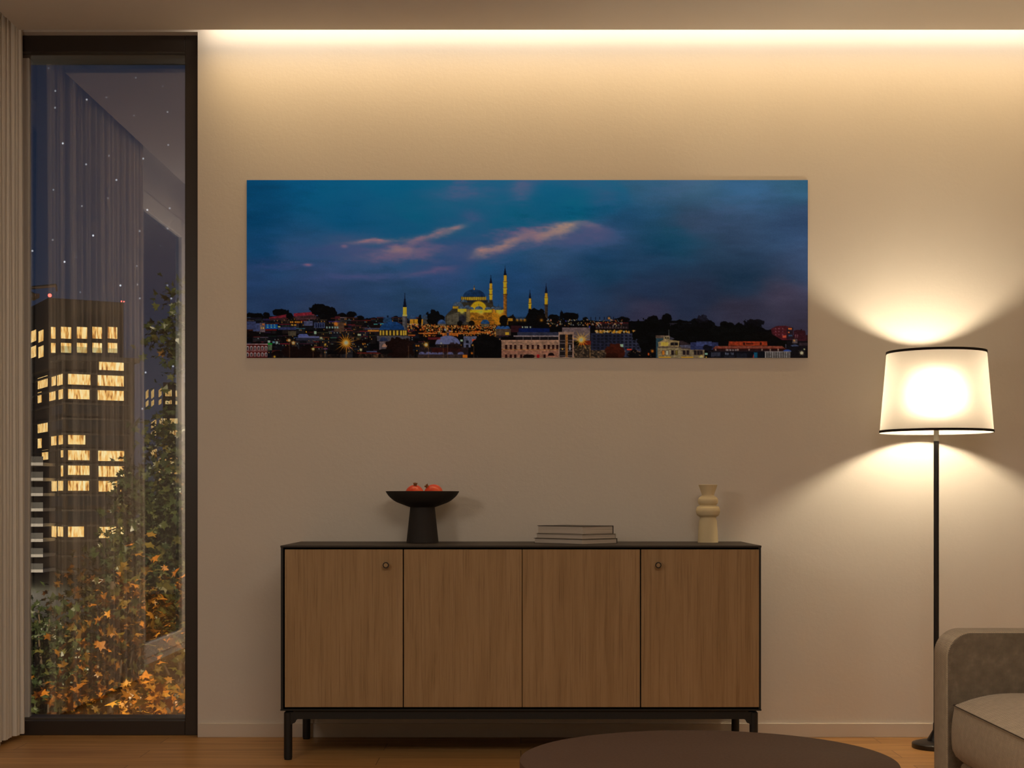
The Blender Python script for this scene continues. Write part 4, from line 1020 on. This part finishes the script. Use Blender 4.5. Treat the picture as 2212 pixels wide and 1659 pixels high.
def arm(y0, y1, inner_y):
    o = auto_smooth(obj('arm', rounded_slab(AW, AH, 0.056, y0, y1, 0.06, 0.004), M['shell'], sofa), 50)
    s = -1 if inner_y == y0 else 1
    a, b = sorted((inner_y - s * 0.004, inner_y + s * 0.0035))
    bm = rounded_slab(AW - 0.02, AH - 0.0022, 0.054, a, b, 0.064, 0.0015)
    bmesh.ops.translate(bm, verts=bm.verts, vec=(0.0022, 0, 0))
    p = auto_smooth(obj('inner_panel', bm, M['mesh'], o), 50); p['label'] = 'coarse dark two-tone woven inner panel'
    return o
arm(-AT, 0.0, -AT)
arm(-LEN, -LEN + AT, -LEN + AT)
b = bmesh.new(); box(b, AW - 0.13, AW + 0.02, -LEN + 0.002, -0.002, 0.06, AH + 0.06, 0.04, 5)
auto_smooth(obj('backrest', b, M['shell'], sofa), 50)
dCF = 3.41 - AT - 0.012                              # far end of the seat cushion
cxf = PX(2053, dCF) - ax0
zc1, zc0 = PZ(1521, dCF), PZ(1645, dCF)
zctop = PZ(1496, dCF - 0.03)
def cushion(y0, y1):
    nx, ny = 48, 90
    bm = bmesh.new()
    x0, x1 = cxf, AW - 0.13
    def outline(t):                                  # t in 0..1 round the cross-section, front face first
        pass
    def sect(u, e):
        """height of the top at fraction u from the front; e: 0 at the ends, 1 inside"""
        cr = (zctop - zc1) * (1 - (1 - min(1, u / 0.17)) ** 2.0) if u < 0.17 else (zctop - zc1)
        return zc1 + cr * e
    rows = []
    for j in range(ny + 1):
        v = j / ny; y = y0 + (y1 - y0) * v
        dend = min(v, 1 - v) * abs(y1 - y0)
        e = 1 - (1 - min(1, dend / 0.04)) ** 2.0
        rend = 0.028 * (1 - min(1, dend / 0.028)) ** 2          # plan corner
        row = []
        for q in range(9):                           # bottom front, curved up to the seam
            f = q / 8
            xin = 0.022 * (1 - min(1, f / 0.25)) ** 2 + 0.005 * (f - 0.5) ** 2
            bulge = -0.006 * math.sin(math.pi * f)
            row.append((x0 + xin + bulge + rend, y, zc0 + (zc1 - zc0) * f))
        for q in range(1, nx + 1):
            u = q / nx
            row.append((x0 + rend + (x1 - x0 - rend) * u, y, sect(u, e)))
        row.append((x1, y, zc0)) 
        rows.append([bm.verts.new(p) for p in row])
    for a, b in zip(rows, rows[1:]):
        for i in range(len(a)):
            k2 = (i + 1) % len(a); bm.faces.new((a[i], a[k2], b[k2], b[i]))
    bm.faces.new(rows[0]); bm.faces.new(list(reversed(rows[-1])))
    o = auto_smooth(obj('seat_cushion', bm, M['cushion'], sofa), 42)
    b = tube(bmesh.new(), [(x0 - 0.0005 + 0.028 * (1 - min(1, min(v, 1 - v) * abs(y1 - y0) / 0.028)) ** 2, y0 + (y1 - y0) * v, zc1 + 0.0005) for v in [0.010] + [i / 60 for i in range(1, 60)] + [0.990]], 0.0012, 8)
    obj('seam', b, M['piping'], o)
    return o
cushion(-AT - 0.010, -LEN + AT + 0.010)
b = bmesh.new(); box(b, cxf + 0.022, AW - 0.13, -LEN + AT + 0.004, -AT - 0.004, 0.09, zc0 - 0.002, 0.012, 3)
auto_smooth(obj('seat_base', b, M['shell'], sofa), 45)
for x in (0.05, AW - 0.06):
    for y in (-0.05, -LEN + 0.05):
        obj('leg', lathe(bmesh.new(), [(0, 0), (0.018, 0), (0.02, 0.061), (0, 0.061)], 20), M['black'], sofa, loc=(x, y, 0))
# ================================================================ outside the corner window
M['facade'] = plaster('dark_brick_facade', (0.060, 0.044, 0.030), (0.075, 0.056, 0.038), 0.8, 0.0)
M['slab'] = mat('concrete_slab_edge', (0.11, 0.088, 0.064), 0.7, 0.3)
M['white_slab'] = mat('white_balcony_slab', (0.80, 0.76, 0.70), 0.6, 0.3)
M['darkglass'] = mat('unlit_window', (0.035, 0.036, 0.036), 0.35, 0.5)
M['rail'] = mat('milky_glass_railing', (0.13, 0.125, 0.115), 0.4, 0.5)
M['roofmetal'] = mat('roof_metal', (0.16, 0.11, 0.07), 0.6, 0.3)
M['ground'] = mat('dark_ground', (0.010, 0.011, 0.007), 0.9, 0.1)
M['bark'] = mat('dark_bark', (0.05, 0.036, 0.025), 0.9, 0.1)
M['slate'] = mat('blue_grey_facade', (0.055, 0.055, 0.075), 0.8, 0.2)
M['beacon'] = emit('red_beacon', (1.0, 0.10, 0.07), 6.0)
def lit(name, strength, freq):
    """a lit room behind curtains: brighter and darker vertical bands"""
    m = bpy.data.materials.new(name); m.use_nodes = True; t = NT(m); t.t.nodes.remove(t.b)
    v = t.coords((freq, freq, 0.35))
    n = t.n('ShaderNodeTexNoise', Scale=1.0, Detail=2.0, Roughness=0.7); t.l(v, n.inputs['Vector'])
    c = t.ramp(n.outputs['Fac'], [(0.34, (0.30, 0.095, 0.014)), (0.44, (0.85, 0.42, 0.09)), (0.54, (1.0, 0.66, 0.24)), (0.70, (1.0, 0.84, 0.46))])
    e = t.n('ShaderNodeEmission'); e.inputs['Strength'].default_value = strength; t.l(c, e.inputs['Color']); t.l(e.outputs[0], t.out.inputs['Surface'])
    return m
M['lit'] = lit('lit_apartment_window', 1.9, 2.1)
M['lit_far'] = lit('lit_far_window', 0.95, 1.6)

GZ = -14.0
struct('ground', bx(-420, 160, 1.2, 700, GZ - 1.0, GZ), M['ground'])

class Face:
    """a vertical building face: corner at (px, d), running at angle a to the picture's x axis"""
    def __init__(s, px, d, a): s.cx, s.cd, s.a = PX(px, d), d, a; s.ux, s.uy = math.cos(a), math.sin(a)
    def s(s_, px):
        k = (px - HX) / F
        return (k * s_.cd - s_.cx) / (s_.ux - k * s_.uy)
    def z(s, py, px): return PZ(py, s.cd + s.s(px) * s.uy)

def pane_on(face, name, p0, p1, q0, q1, m, parent, root_face, depth=0.12):
    """a pane p0..p1 by q0..q1 (picture columns and rows) standing 0.12 m proud of a face"""
    s0, s1 = sorted((face.s(p0), face.s(p1)))
    pm = (p0 + p1) / 2
    z1, z0 = face.z(q0, pm), face.z(q1, pm)
    bm = bmesh.new()
    box(bm, s0, s1, -depth, 0.05, z0, z1)
    o = obj(name, bm, m, parent)
    o.rotation_euler = (0, 0, face.a - root_face.a)
    v = Matrix.Rotation(-root_face.a, 3, 'Z') @ Vector((face.cx - root_face.cx, face.cd - root_face.cd, 0))
    o.location = (v.x, v.y, -GZ)
    return o

A = math.radians(30)
lowF = Face(137, 286, A)                             # front face of the shaft
lowL = Face(137, 286, A + math.radians(90))          # its left face, running back
topF = Face(105, 291, A)
topL = Face(105, 291, A + math.radians(90))
tower = thing('apartment_tower', (lowF.cx, lowF.cd - DW, GZ), 'tall brown apartment tower with many lit yellow windows outside the corner window', 'building', None, A)
ztop = PZ(643, 291); zter = PZ(768, 286)
def tbox(name, f, x0, x1, y0, y1, z0, z1, m, parent=tower):
    v = Matrix.Rotation(-A, 3, 'Z') @ Vector((f.cx - lowF.cx, f.cd - lowF.cd, 0))
    return obj(name, bx(v.x + x0, v.x + x1, v.y + y0, v.y + y1, z0 - GZ, z1 - GZ), m, parent)
wl = lowF.s(287)
tbox('shaft', lowF, 0, wl - 0.6, 0, 60, GZ, zter - 0.5, M['facade'])
tbox('upper_block', topF, 0, topF.s(267), 0, 40, zter - 2.0, ztop, M['facade'])
tbox('terrace_slab', lowF, -1.2, wl + 1.0, -1.5, 60, zter - 0.9, zter, M['slab'])
tbox('terrace_railing', lowF, -1.0, wl + 0.9, -1.4, -1.3, zter, zter + 1.7, M['clear'])
fl = PZ(0, 286) - PZ(33.05, 286)
zk = PZ(804, 286)
n = 0
z = zk
while z > PZ(1360, 286):
    tbox('floor_band', lowF, -0.5, wl + 0.2, -0.7, 60, z - 0.28, z + 0.10, M['slab'])
    z -= fl; n += 1
tbox('corner_column', lowF, wl - 0.9, wl + 0.1, -0.65, 0.3, GZ, zter - 0.9, M['slab'])
# roof hoist and beacons
tbox('roof_plant', topL, -6, -1.5, 1.0, 6.0, ztop, ztop + 0.8, M['roofmetal'])
bm = bmesh.new()
tube(bm, [(-2.0, 2.0, ztop - GZ + 0.5), (-3.5, 3.0, ztop - GZ + 2.0), (1.6, 0.6, ztop - GZ + 2.6)], 0.35, 8)
tube(bm, [(1.6, 0.6, ztop - GZ + 2.6), (1.7, 0.6, ztop - GZ + 1.4)], 0.2, 8)
v = Matrix.Rotation(-A, 3, 'Z') @ Vector((topF.cx - lowF.cx, topF.cd - lowF.cd, 0))
o = obj('roof_hoist', bm, M['roofmetal'], tower); o.location = (v.x, v.y, 0)
for sx, sz, r in ((0.2, 0.45, 0.36), (topF.s(262), 0.2, 0.14), (topF.s(267.5), 0.2, 0.14)):
    b = bmesh.new(); bmesh.ops.create_uvsphere(b, u_segments=12, v_segments=8, radius=r)
    o = obj('beacon_light', b, M['beacon'], tower, smooth=True); o.location = (v.x + sx, v.y - 0.1, ztop - GZ + sz)
    o['label'] = 'small red warning light'
W = []
for a, b in ((110, 119.5), (131.6, 153.7), (166, 188), (199.5, 220), (233, 253)):
    W += [(topF, a, b, 706.5, 731.5), (topF, a, b, 741, 762)]
for a, b in ((67.5, 78), (83.5, 94)):
    W += [(topL, a, b, 714, 738), (topL, a, b, 748, 772)]
W += [(lowF, 214, 267, 778.5, 800),
      (lowF, 147, 195, 805.5, 831), (lowF, 211, 267, 810, 834),
      (lowF, 147, 193, 838.5, 862), (lowF, 211, 267, 843, 865),
      (lowF, 147, 184, 937, 960),
      (lowF, 147, 193, 970, 994), (lowF, 212, 268, 974, 996),
      (lowF, 147, 193, 1003, 1026), (lowF, 213, 268, 1007, 1030),
      (lowF, 147, 192, 1036, 1060), (lowF, 213, 262, 1039, 1062),
      (lowF, 147, 181, 1136, 1160), (lowF, 214, 267, 1138, 1162),
      (lowF, 147, 193, 1269, 1294)]
W += [(lowL, 82, 103, 814, 838), (lowL, 112, 121, 808, 833), (lowL, 124, 135.5, 806, 832),
      (lowL, 82, 90, 847, 870), (lowL, 107, 120, 842, 865), (lowL, 127, 136, 840, 862),
      (lowL, 82, 103, 910, 934), (lowL, 82, 90, 944, 968), (lowL, 111, 122, 938, 962), (lowL, 127, 136, 937, 960),
      (lowL, 91, 104, 972, 993), (lowL, 132, 136.5, 971, 988), (lowL, 132, 136.5, 1005, 1029),
      (lowL, 112, 123, 1037, 1061), (lowL, 126, 136.5, 1036, 1060),
      (lowL, 112, 122, 1136, 1160), (lowL, 125, 136.5, 1135, 1159), (lowL, 132, 136, 1270, 1292)]
for f, a, b, c, d in W:
    o = pane_on(f, 'window', a, b, c, d, M['lit'], tower, lowF)
    o['label'] = 'lit yellow window'
for f, a, b, c, d in ((lowF, 147, 267, 873, 894), (lowF, 147, 267, 905, 928), (lowF, 190, 267, 939, 961), (lowF, 147, 267, 1072, 1093), (lowF, 147, 267, 1104, 1127), (lowL, 112, 136, 1072, 1094), (lowL, 112, 136, 1104, 1127), (lowL, 112, 136, 872, 895), (lowL, 112, 136, 905, 928)):
    pane_on(f, 'window', a, b, c, d, M['darkglass'], tower, lowF)
# pale balconies down the left side of the tower
bal0 = Face(60, 283, 0.0)
sb0, sb1 = PX(40, 283) - lowF.cx, PX(93.5, 283) - lowF.cx
for i in range(10):
    py = 1003 + 33.0 * i
    zz = PZ(py, 283)
    o = obj('balcony_slab', bx(sb0, sb1, -3.2, 4.5, -0.22, 0.34), M['white_slab'], tower)
    o.rotation_euler = (0, 0, -A); o.location = (0, 0, zz - GZ)
    r = obj('railing', bx(sb0, sb1, -3.2, -3.12, 0.34, 1.5), M['rail'], o)

# a second tower farther away
DF = 430.0
farF = Face(352, DF, math.radians(8)); farL = Face(352, DF, math.radians(8 + 100))
far = thing('apartment_tower', (farF.cx, farF.cd - DW, GZ), 'dark distant tower with small lit windows seen through the tree at the window frame', 'building', None, farF.a)
obj('tower_body', bx(0, farF.s(430), 0, 30, 0, PZ(826, DF) - GZ), M['slate'], far)
FW = []
for q0, q1 in ((841, 856), (863.5, 873)):
    FW += [(farL, 315, 320, q0 + 3, q1 + 4), (farL, 327, 332, q0 + 2, q1 + 3), (farL, 343, 348, q0, q1), (farF, 357, 371, q0 + 1, q1), (farF, 379, 391, q0 + 3, q1 + 1)]
for q0 in (904, 925.5):
    FW += [(farL, 327, 337, q0 + 5, q0 + 18), (farL, 345, 350, q0 + 1, q0 + 14), (farF, 353, 360, q0, q0 + 14), (farF, 367, 391, q0, q0 + 14)]
FW += [(farL, 326, 338, 972, 986)]
for q0 in (989, 1011, 1032.5, 1053.5):
    FW += [(farL, 343, 349, q0 + 1, q0 + 12), (farF, 354, 359, q0, q0 + 13), (farF, 367, 391, q0, q0 + 13)]
FW += [(farF, 345 + 8, 360, 1117, 1130), (farF, 367, 387, 1117, 1131), (farF, 367, 388, 1203, 1218)]
for f, a, b, c, d in FW:
    o = pane_on(f, 'window', a, b, c, d, M['lit_far'], far, farF)

# ---------------------------------------------------------------- trees
def leaf_mat(name, stops, rough=0.6):
    m = bpy.data.materials.new(name); m.use_nodes = True; t = NT(m); t.t.nodes.remove(t.b)
    a = t.n('ShaderNodeAttribute', attribute_name='leaf_tint')
    c = t.ramp(a.outputs['Fac'], stops)
    d = t.n('ShaderNodeBsdfDiffuse'); tr = t.n('ShaderNodeBsdfTranslucent'); gl = t.n('ShaderNodeBsdfGlossy'); gl.inputs['Roughness'].default_value = 0.35
    t.l(c, d.inputs['Color']); t.l(c, tr.inputs['Color'])
    x = t.n('ShaderNodeMixShader'); x.inputs[0].default_value = 0.35; t.l(d.outputs[0], x.inputs[1]); t.l(tr.outputs[0], x.inputs[2])
    y = t.n('ShaderNodeMixShader'); y.inputs[0].default_value = 0.02; t.l(x.outputs[0], y.inputs[1]); t.l(gl.outputs[0], y.inputs[2])
    t.l(y.outputs[0], t.out.inputs['Surface']); return m
M['autumn'] = leaf_mat('autumn_leaves', [(0.0, (0.030, 0.035, 0.010)), (0.30, (0.085, 0.075, 0.014)), (0.50, (0.26, 0.115, 0.012)), (0.75, (0.50, 0.17, 0.015)), (1.0, (0.68, 0.36, 0.05))])
M['green'] = leaf_mat('dark_green_leaves', [(0.0, (0.022, 0.036, 0.014)), (0.5, (0.045, 0.062, 0.020)), (0.8, (0.10, 0.085, 0.022)), (1.0, (0.30, 0.13, 0.02))])
LEAF = [(0.0, -0.5), (0.10, -0.22), (0.42, -0.30), (0.30, -0.05), (0.52, 0.16), (0.22, 0.14), (0.0, 0.55), (-0.22, 0.14), (-0.52, 0.16), (-0.30, -0.05), (-0.42, -0.30), (-0.10, -0.22)]
def tree(name, label, px, d, lobes, nleaf, size, m, seed, tint=(0.0, 1.0), trunk_px=None):
    rng = random.Random(seed)
    X0, Y0 = PX(trunk_px or px, d), d - DW
    root = thing(name, (X0, Y0, GZ), label, 'tree', 'trees outside the corner window')
    co, faces, tints = [], [], []
    tips = []
    for (lpx, lpy, rx, ry, w) in lobes:
        c = Vector((PX(lpx, d) - X0, 0, PZ(lpy, d) - GZ)); ax, az = rx * d / F, ry * d / F; ay = min(ax, az) * 0.8
        ncl = max(4, int(nleaf * w / 16))
        for _ in range(ncl):
            while True:
                p = Vector((rng.uniform(-1, 1), rng.uniform(-1, 1), rng.uniform(-1, 1)))
                if p.length <= 1: break
            p *= (0.55 + 0.45 * rng.random()) / max(p.length, 0.3) * min(1, p.length + 0.25)
            q = c + Vector((p.x * ax, p.y * ay, p.z * az))
            tips.append(q)
            base = rng.uniform(*tint)
            for _k in range(16):
                o = q + Vector((rng.gauss(0, 1), rng.gauss(0, 1), rng.gauss(0, 0.8))) * size * 1.5
                s = size * rng.uniform(0.6, 1.25)
                R = (Matrix.Rotation(rng.uniform(0, 6.283), 3, 'Z') @ Matrix.Rotation(rng.gauss(0.9, 0.6), 3, 'X') @ Matrix.Rotation(rng.uniform(0, 6.283), 3, 'Z'))
                i0 = len(co)
                for x, y in LEAF:
                    co.append(o + R @ Vector((x * s, y * s, -0.35 * s * (abs(x)) + 0.1 * s * y)))
                faces.append(list(range(i0, i0 + len(LEAF))))
                tints += [max(0.0, min(1.0, base + rng.gauss(0, 0.14)))] * len(LEAF)
    me = bpy.data.meshes.new('foliage'); me.from_pydata([tuple(v) for v in co], [], faces); me.materials.append(m)
    at = me.attributes.new('leaf_tint', 'FLOAT', 'POINT'); at.data.foreach_set('value', tints)
    o = bpy.data.objects.new('foliage', me); link(o, root)
    bm = bmesh.new()
    zt = max(t_.z for t_ in tips); c0 = sum(tips, Vector()) / len(tips)
    tr = [Vector((0, 0, 0)), Vector((c0.x * 0.3, 0, (c0.z) * 0.45)), Vector((c0.x * 0.8, c0.y, c0.z * 0.8)), Vector((c0.x, c0.y, zt - 0.1 * (zt - c0.z)))]
    tube(bm, tr, [0.16, 0.13, 0.09, 0.015], 10)
    for q in rng.sample(tips, min(26, len(tips))):
        f = max(0.0, min(1.0, (q.z - tr[2].z) / max(0.1, tr[3].z - tr[2].z) * 0.7))
        s = tr[2].lerp(tr[3], f)
        mid = s.lerp(q, 0.55) + Vector((0, 0, 0.08 * (q - s).length))
        tube(bm, [s, mid, q], [0.022, 0.014, 0.005], 6)
    obj('trunk', bm, M['bark'], root, smooth=True)
    return root
tree('maple_tree', 'orange and olive autumn maple filling the bottom of the corner window', 230, 8.6,
     [(260, 1640, 190, 300, 0.62), (150, 1700, 130, 230, 0.2), (300, 1330, 70, 130, 0.18)], 3000, 0.070, M['autumn'], 3, (0.10, 0.72))
tree('maple_tree', 'bright orange maple low down at the frame of the corner window', 380, 7.5,
     [(385, 1640, 130, 175, 1.0)], 900, 0.066, M['autumn'], 11, (0.35, 1.0))
tree('plane_tree', 'tall dark green tree standing before the distant tower', 420, 13.0,
     [(420, 1160, 125, 280, 0.66), (405, 745, 58, 85, 0.09), (300, 1200, 70, 190, 0.13), (405, 635, 44, 26, 0.022), (370, 1300, 80, 150, 0.22), (350, 1050, 60, 170, 0.05)], 6400, 0.078, M['green'], 7, (0.0, 0.72))
tree('bushy_tree', 'dark green bushy tree low in front of the brown tower', 120, 10.5,
     [(110, 1560, 100, 230, 0.7), (82, 1405, 60, 95, 0.3)], 1900, 0.075, M['green'], 21, (0.0, 0.55))
tree('maple_tree', 'thin olive autumn tree with sparse leaves in front of the tower base', 235, 17.0,
     [(235, 1370, 130, 190, 0.75), (300, 1120, 45, 170, 0.25)], 1500, 0.10, M['autumn'], 29, (0.0, 0.55))

def point(name, loc, r, power, color):
    l = bpy.data.lights.new(name, 'POINT'); l.shadow_soft_size = r; l.energy = power; l.color = color
    o = bpy.data.objects.new(name, l); link(o); o.location = loc; return o
def spot(name, loc, aim, r, power, color, deg, blend):
    l = bpy.data.lights.new(name, 'SPOT'); l.shadow_soft_size = r; l.energy = power; l.color = color; l.spot_size = math.radians(deg); l.spot_blend = blend
    o = bpy.data.objects.new(name, l); link(o); o.location = loc
    o.rotation_euler = (Vector(aim) - Vector(loc)).to_track_quat('-Z', 'Y').to_euler(); return o
# unseen fill spots added above the window to brighten the trees
spot('near_tree_fill_light', (-1.2, 0.7, 3.7), (-2.8, 3.4, -0.4), 0.12, P_NEAR_TREE_FILL, (1.0, 0.76, 0.46), 76, 0.4)
spot('far_tree_fill_light', (-0.9, 0.8, 4.0), (-3.2, 7.6, 0.2), 0.15, P_FAR_TREE_FILL, (1.0, 0.78, 0.50), 50, 0.4)
point('tower_fill_light', (-88.0, 232.0, -8.0), 1.0, P_TOWER_FILL, (1.0, 0.80, 0.58))  # unseen fill added to brighten the tower facade and balconies
# ================================================================ lights of the room
def area(name, loc, rot, sx, sy, power, color, spread=None):
    l = bpy.data.lights.new(name, 'AREA'); l.shape = 'RECTANGLE'; l.size = sx; l.size_y = sy; l.energy = power; l.color = color
    if spread: l.spread = spread
    o = bpy.data.objects.new(name, l); link(o); o.location = loc; o.rotation_euler = rot; return o
# strip in the ceiling cove, washing down the back wall
cx0, cx1 = PX(445, DW), XR - 0.02
area('cove_strip_light', ((cx0 + cx1) / 2, -0.075, 2.745), (math.radians(38), 0, 0), cx1 - cx0, 0.014, P_COVE_A, C_COVE_A)
area('cove_lens_light', ((cx0 + cx1) / 2, -0.130, 2.752), (math.radians(8), 0, 0), cx1 - cx0, 0.014, P_COVE_B, C_COVE_B, math.radians(85))
# unseen general fill added at the ceiling behind the camera, and a shaded lamp on the window side, outside the frame
area('room_fill_light', (0.6, -4.9, 2.665), (0, 0, 0), 1.6, 1.6, P_ROOM_FILL, C_ROOM_FILL)
point('reading_lamp_light', (-1.40, -2.75, 1.55), 0.20, P_LAMP, C_LAMP)

# ================================================================ night sky
w = bpy.data.worlds.new('night_sky'); SC.world = w; w.use_nodes = True
t = w.node_tree; t.nodes.clear()
def N(typ, **kw):
    nd = t.nodes.new(typ)
    for k, v in kw.items():
        if hasattr(nd, k) and k not in nd.inputs: setattr(nd, k, v)
        else: nd.inputs[k].default_value = v
    return nd
out = N('ShaderNodeOutputWorld'); bg = N('ShaderNodeBackground'); tc = N('ShaderNodeTexCoord')
sep = N('ShaderNodeSeparateXYZ'); t.links.new(tc.outputs['Generated'], sep.inputs[0])
rp = N('ShaderNodeValToRGB'); e = rp.color_ramp.elements
while len(e) < 4: e.new(0.5)
for el, (p, c) in zip(e, [(0.0, (0.054, 0.057, 0.068, 1)), (0.05, (0.044, 0.055, 0.092, 1)), (0.17, (0.030, 0.042, 0.082, 1)), (0.40, (0.015, 0.022, 0.042, 1))]): el.position = p; el.color = c
t.links.new(sep.outputs['Z'], rp.inputs['Fac'])
mp = N('ShaderNodeMapping'); mp.inputs['Scale'].default_value = (3, 3, 9); t.links.new(tc.outputs['Generated'], mp.inputs[0])
cl = N('ShaderNodeTexNoise', Scale=1.6, Detail=5.0); t.links.new(mp.outputs[0], cl.inputs['Vector'])
cr = N('ShaderNodeMapRange'); cr.inputs['From Min'].default_value = 0.48; cr.inputs['From Max'].default_value = 0.75; cr.inputs['To Max'].default_value = 0.45; t.links.new(cl.outputs['Fac'], cr.inputs['Value'])
mc = N('ShaderNodeMix', data_type='RGBA'); mc.inputs['B'].default_value = (0.064, 0.070, 0.092, 1)
t.links.new(cr.outputs['Result'], mc.inputs['Factor']); t.links.new(rp.outputs['Color'], mc.inputs['A'])
dx = N('ShaderNodeMath', operation='DIVIDE'); dz = N('ShaderNodeMath', operation='DIVIDE'); cb = N('ShaderNodeCombineXYZ')
ay = N('ShaderNodeMath', operation='MAXIMUM'); ay.inputs[1].default_value = 0.05; t.links.new(sep.outputs['Y'], ay.inputs[0])
t.links.new(sep.outputs['X'], dx.inputs[0]); t.links.new(ay.outputs[0], dx.inputs[1]); t.links.new(sep.outputs['Z'], dz.inputs[0]); t.links.new(ay.outputs[0], dz.inputs[1])
t.links.new(dx.outputs[0], cb.inputs[0]); t.links.new(dz.outputs[0], cb.inputs[1])
vo = N('ShaderNodeTexVoronoi', Scale=52.0); vo.voronoi_dimensions = '2D'; t.links.new(cb.outputs[0], vo.inputs['Vector'])
st = N('ShaderNodeMapRange'); st.inputs['From Min'].default_value = 0.020; st.inputs['From Max'].default_value = 0.044; st.inputs['To Min'].default_value = 1.0; st.inputs['To Max'].default_value = 0.0
t.links.new(vo.outputs['Distance'], st.inputs['Value'])
sc = N('ShaderNodeSeparateColor'); t.links.new(vo.outputs['Color'], sc.inputs[0])
pw_ = N('ShaderNodeMath', operation='POWER'); pw_.inputs[1].default_value = 3.0; t.links.new(sc.outputs[0], pw_.inputs[0])
mm = N('ShaderNodeMath', operation='MULTIPLY'); t.links.new(st.outputs['Result'], mm.inputs[0]); t.links.new(pw_.outputs[0], mm.inputs[1])
gt = N('ShaderNodeMath', operation='GREATER_THAN'); gt.inputs[1].default_value = 0.02; t.links.new(sep.outputs['Z'], gt.inputs[0])
m2 = N('ShaderNodeMath', operation='MULTIPLY'); t.links.new(mm.outputs[0], m2.inputs[0]); t.links.new(gt.outputs[0], m2.inputs[1])
ad = N('ShaderNodeMix', data_type='RGBA', blend_type='ADD'); ad.inputs['Factor'].default_value = 1.0
sv = N('ShaderNodeMix', data_type='RGBA'); sv.inputs['A'].default_value = (0, 0, 0, 1); sv.inputs['B'].default_value = (1.6, 1.6, 1.7, 1)
t.links.new(m2.outputs[0], sv.inputs['Factor']); t.links.new(mc.outputs['Result'], ad.inputs['A']); t.links.new(sv.outputs['Result'], ad.inputs['B'])
t.links.new(ad.outputs['Result'], bg.inputs['Color']); bg.inputs['Strength'].default_value = 0.9
t.links.new(bg.outputs[0], out.inputs['Surface'])

# ================================================================ camera and view
cam = bpy.data.cameras.new('camera'); co = bpy.data.objects.new('camera', cam); link(co)
co.location = (0, -DW, EYE); co.rotation_euler = (math.radians(90), 0, 0)
cam.sensor_width = 36.0; cam.lens = F / 2212 * 36.0
cam.shift_x = (1106 - HX) / 2212; cam.shift_y = (HY - 829.5) / 2212
cam.clip_end = 3000; cam.clip_start = 0.05
SC.camera = co
SC.view_settings.view_transform = 'Standard'; SC.view_settings.look = 'None'
SC.view_settings.exposure = 0.0; SC.view_settings.gamma = 1.0; SC.view_settings.use_curve_mapping = False
SC.cycles.max_bounces = 7; SC.cycles.diffuse_bounces = 3; SC.cycles.glossy_bounces = 3; SC.cycles.transmission_bounces = 6; SC.cycles.transparent_max_bounces = 12
SC.cycles.sample_clamp_indirect = 6.0; SC.cycles.caustics_reflective = False
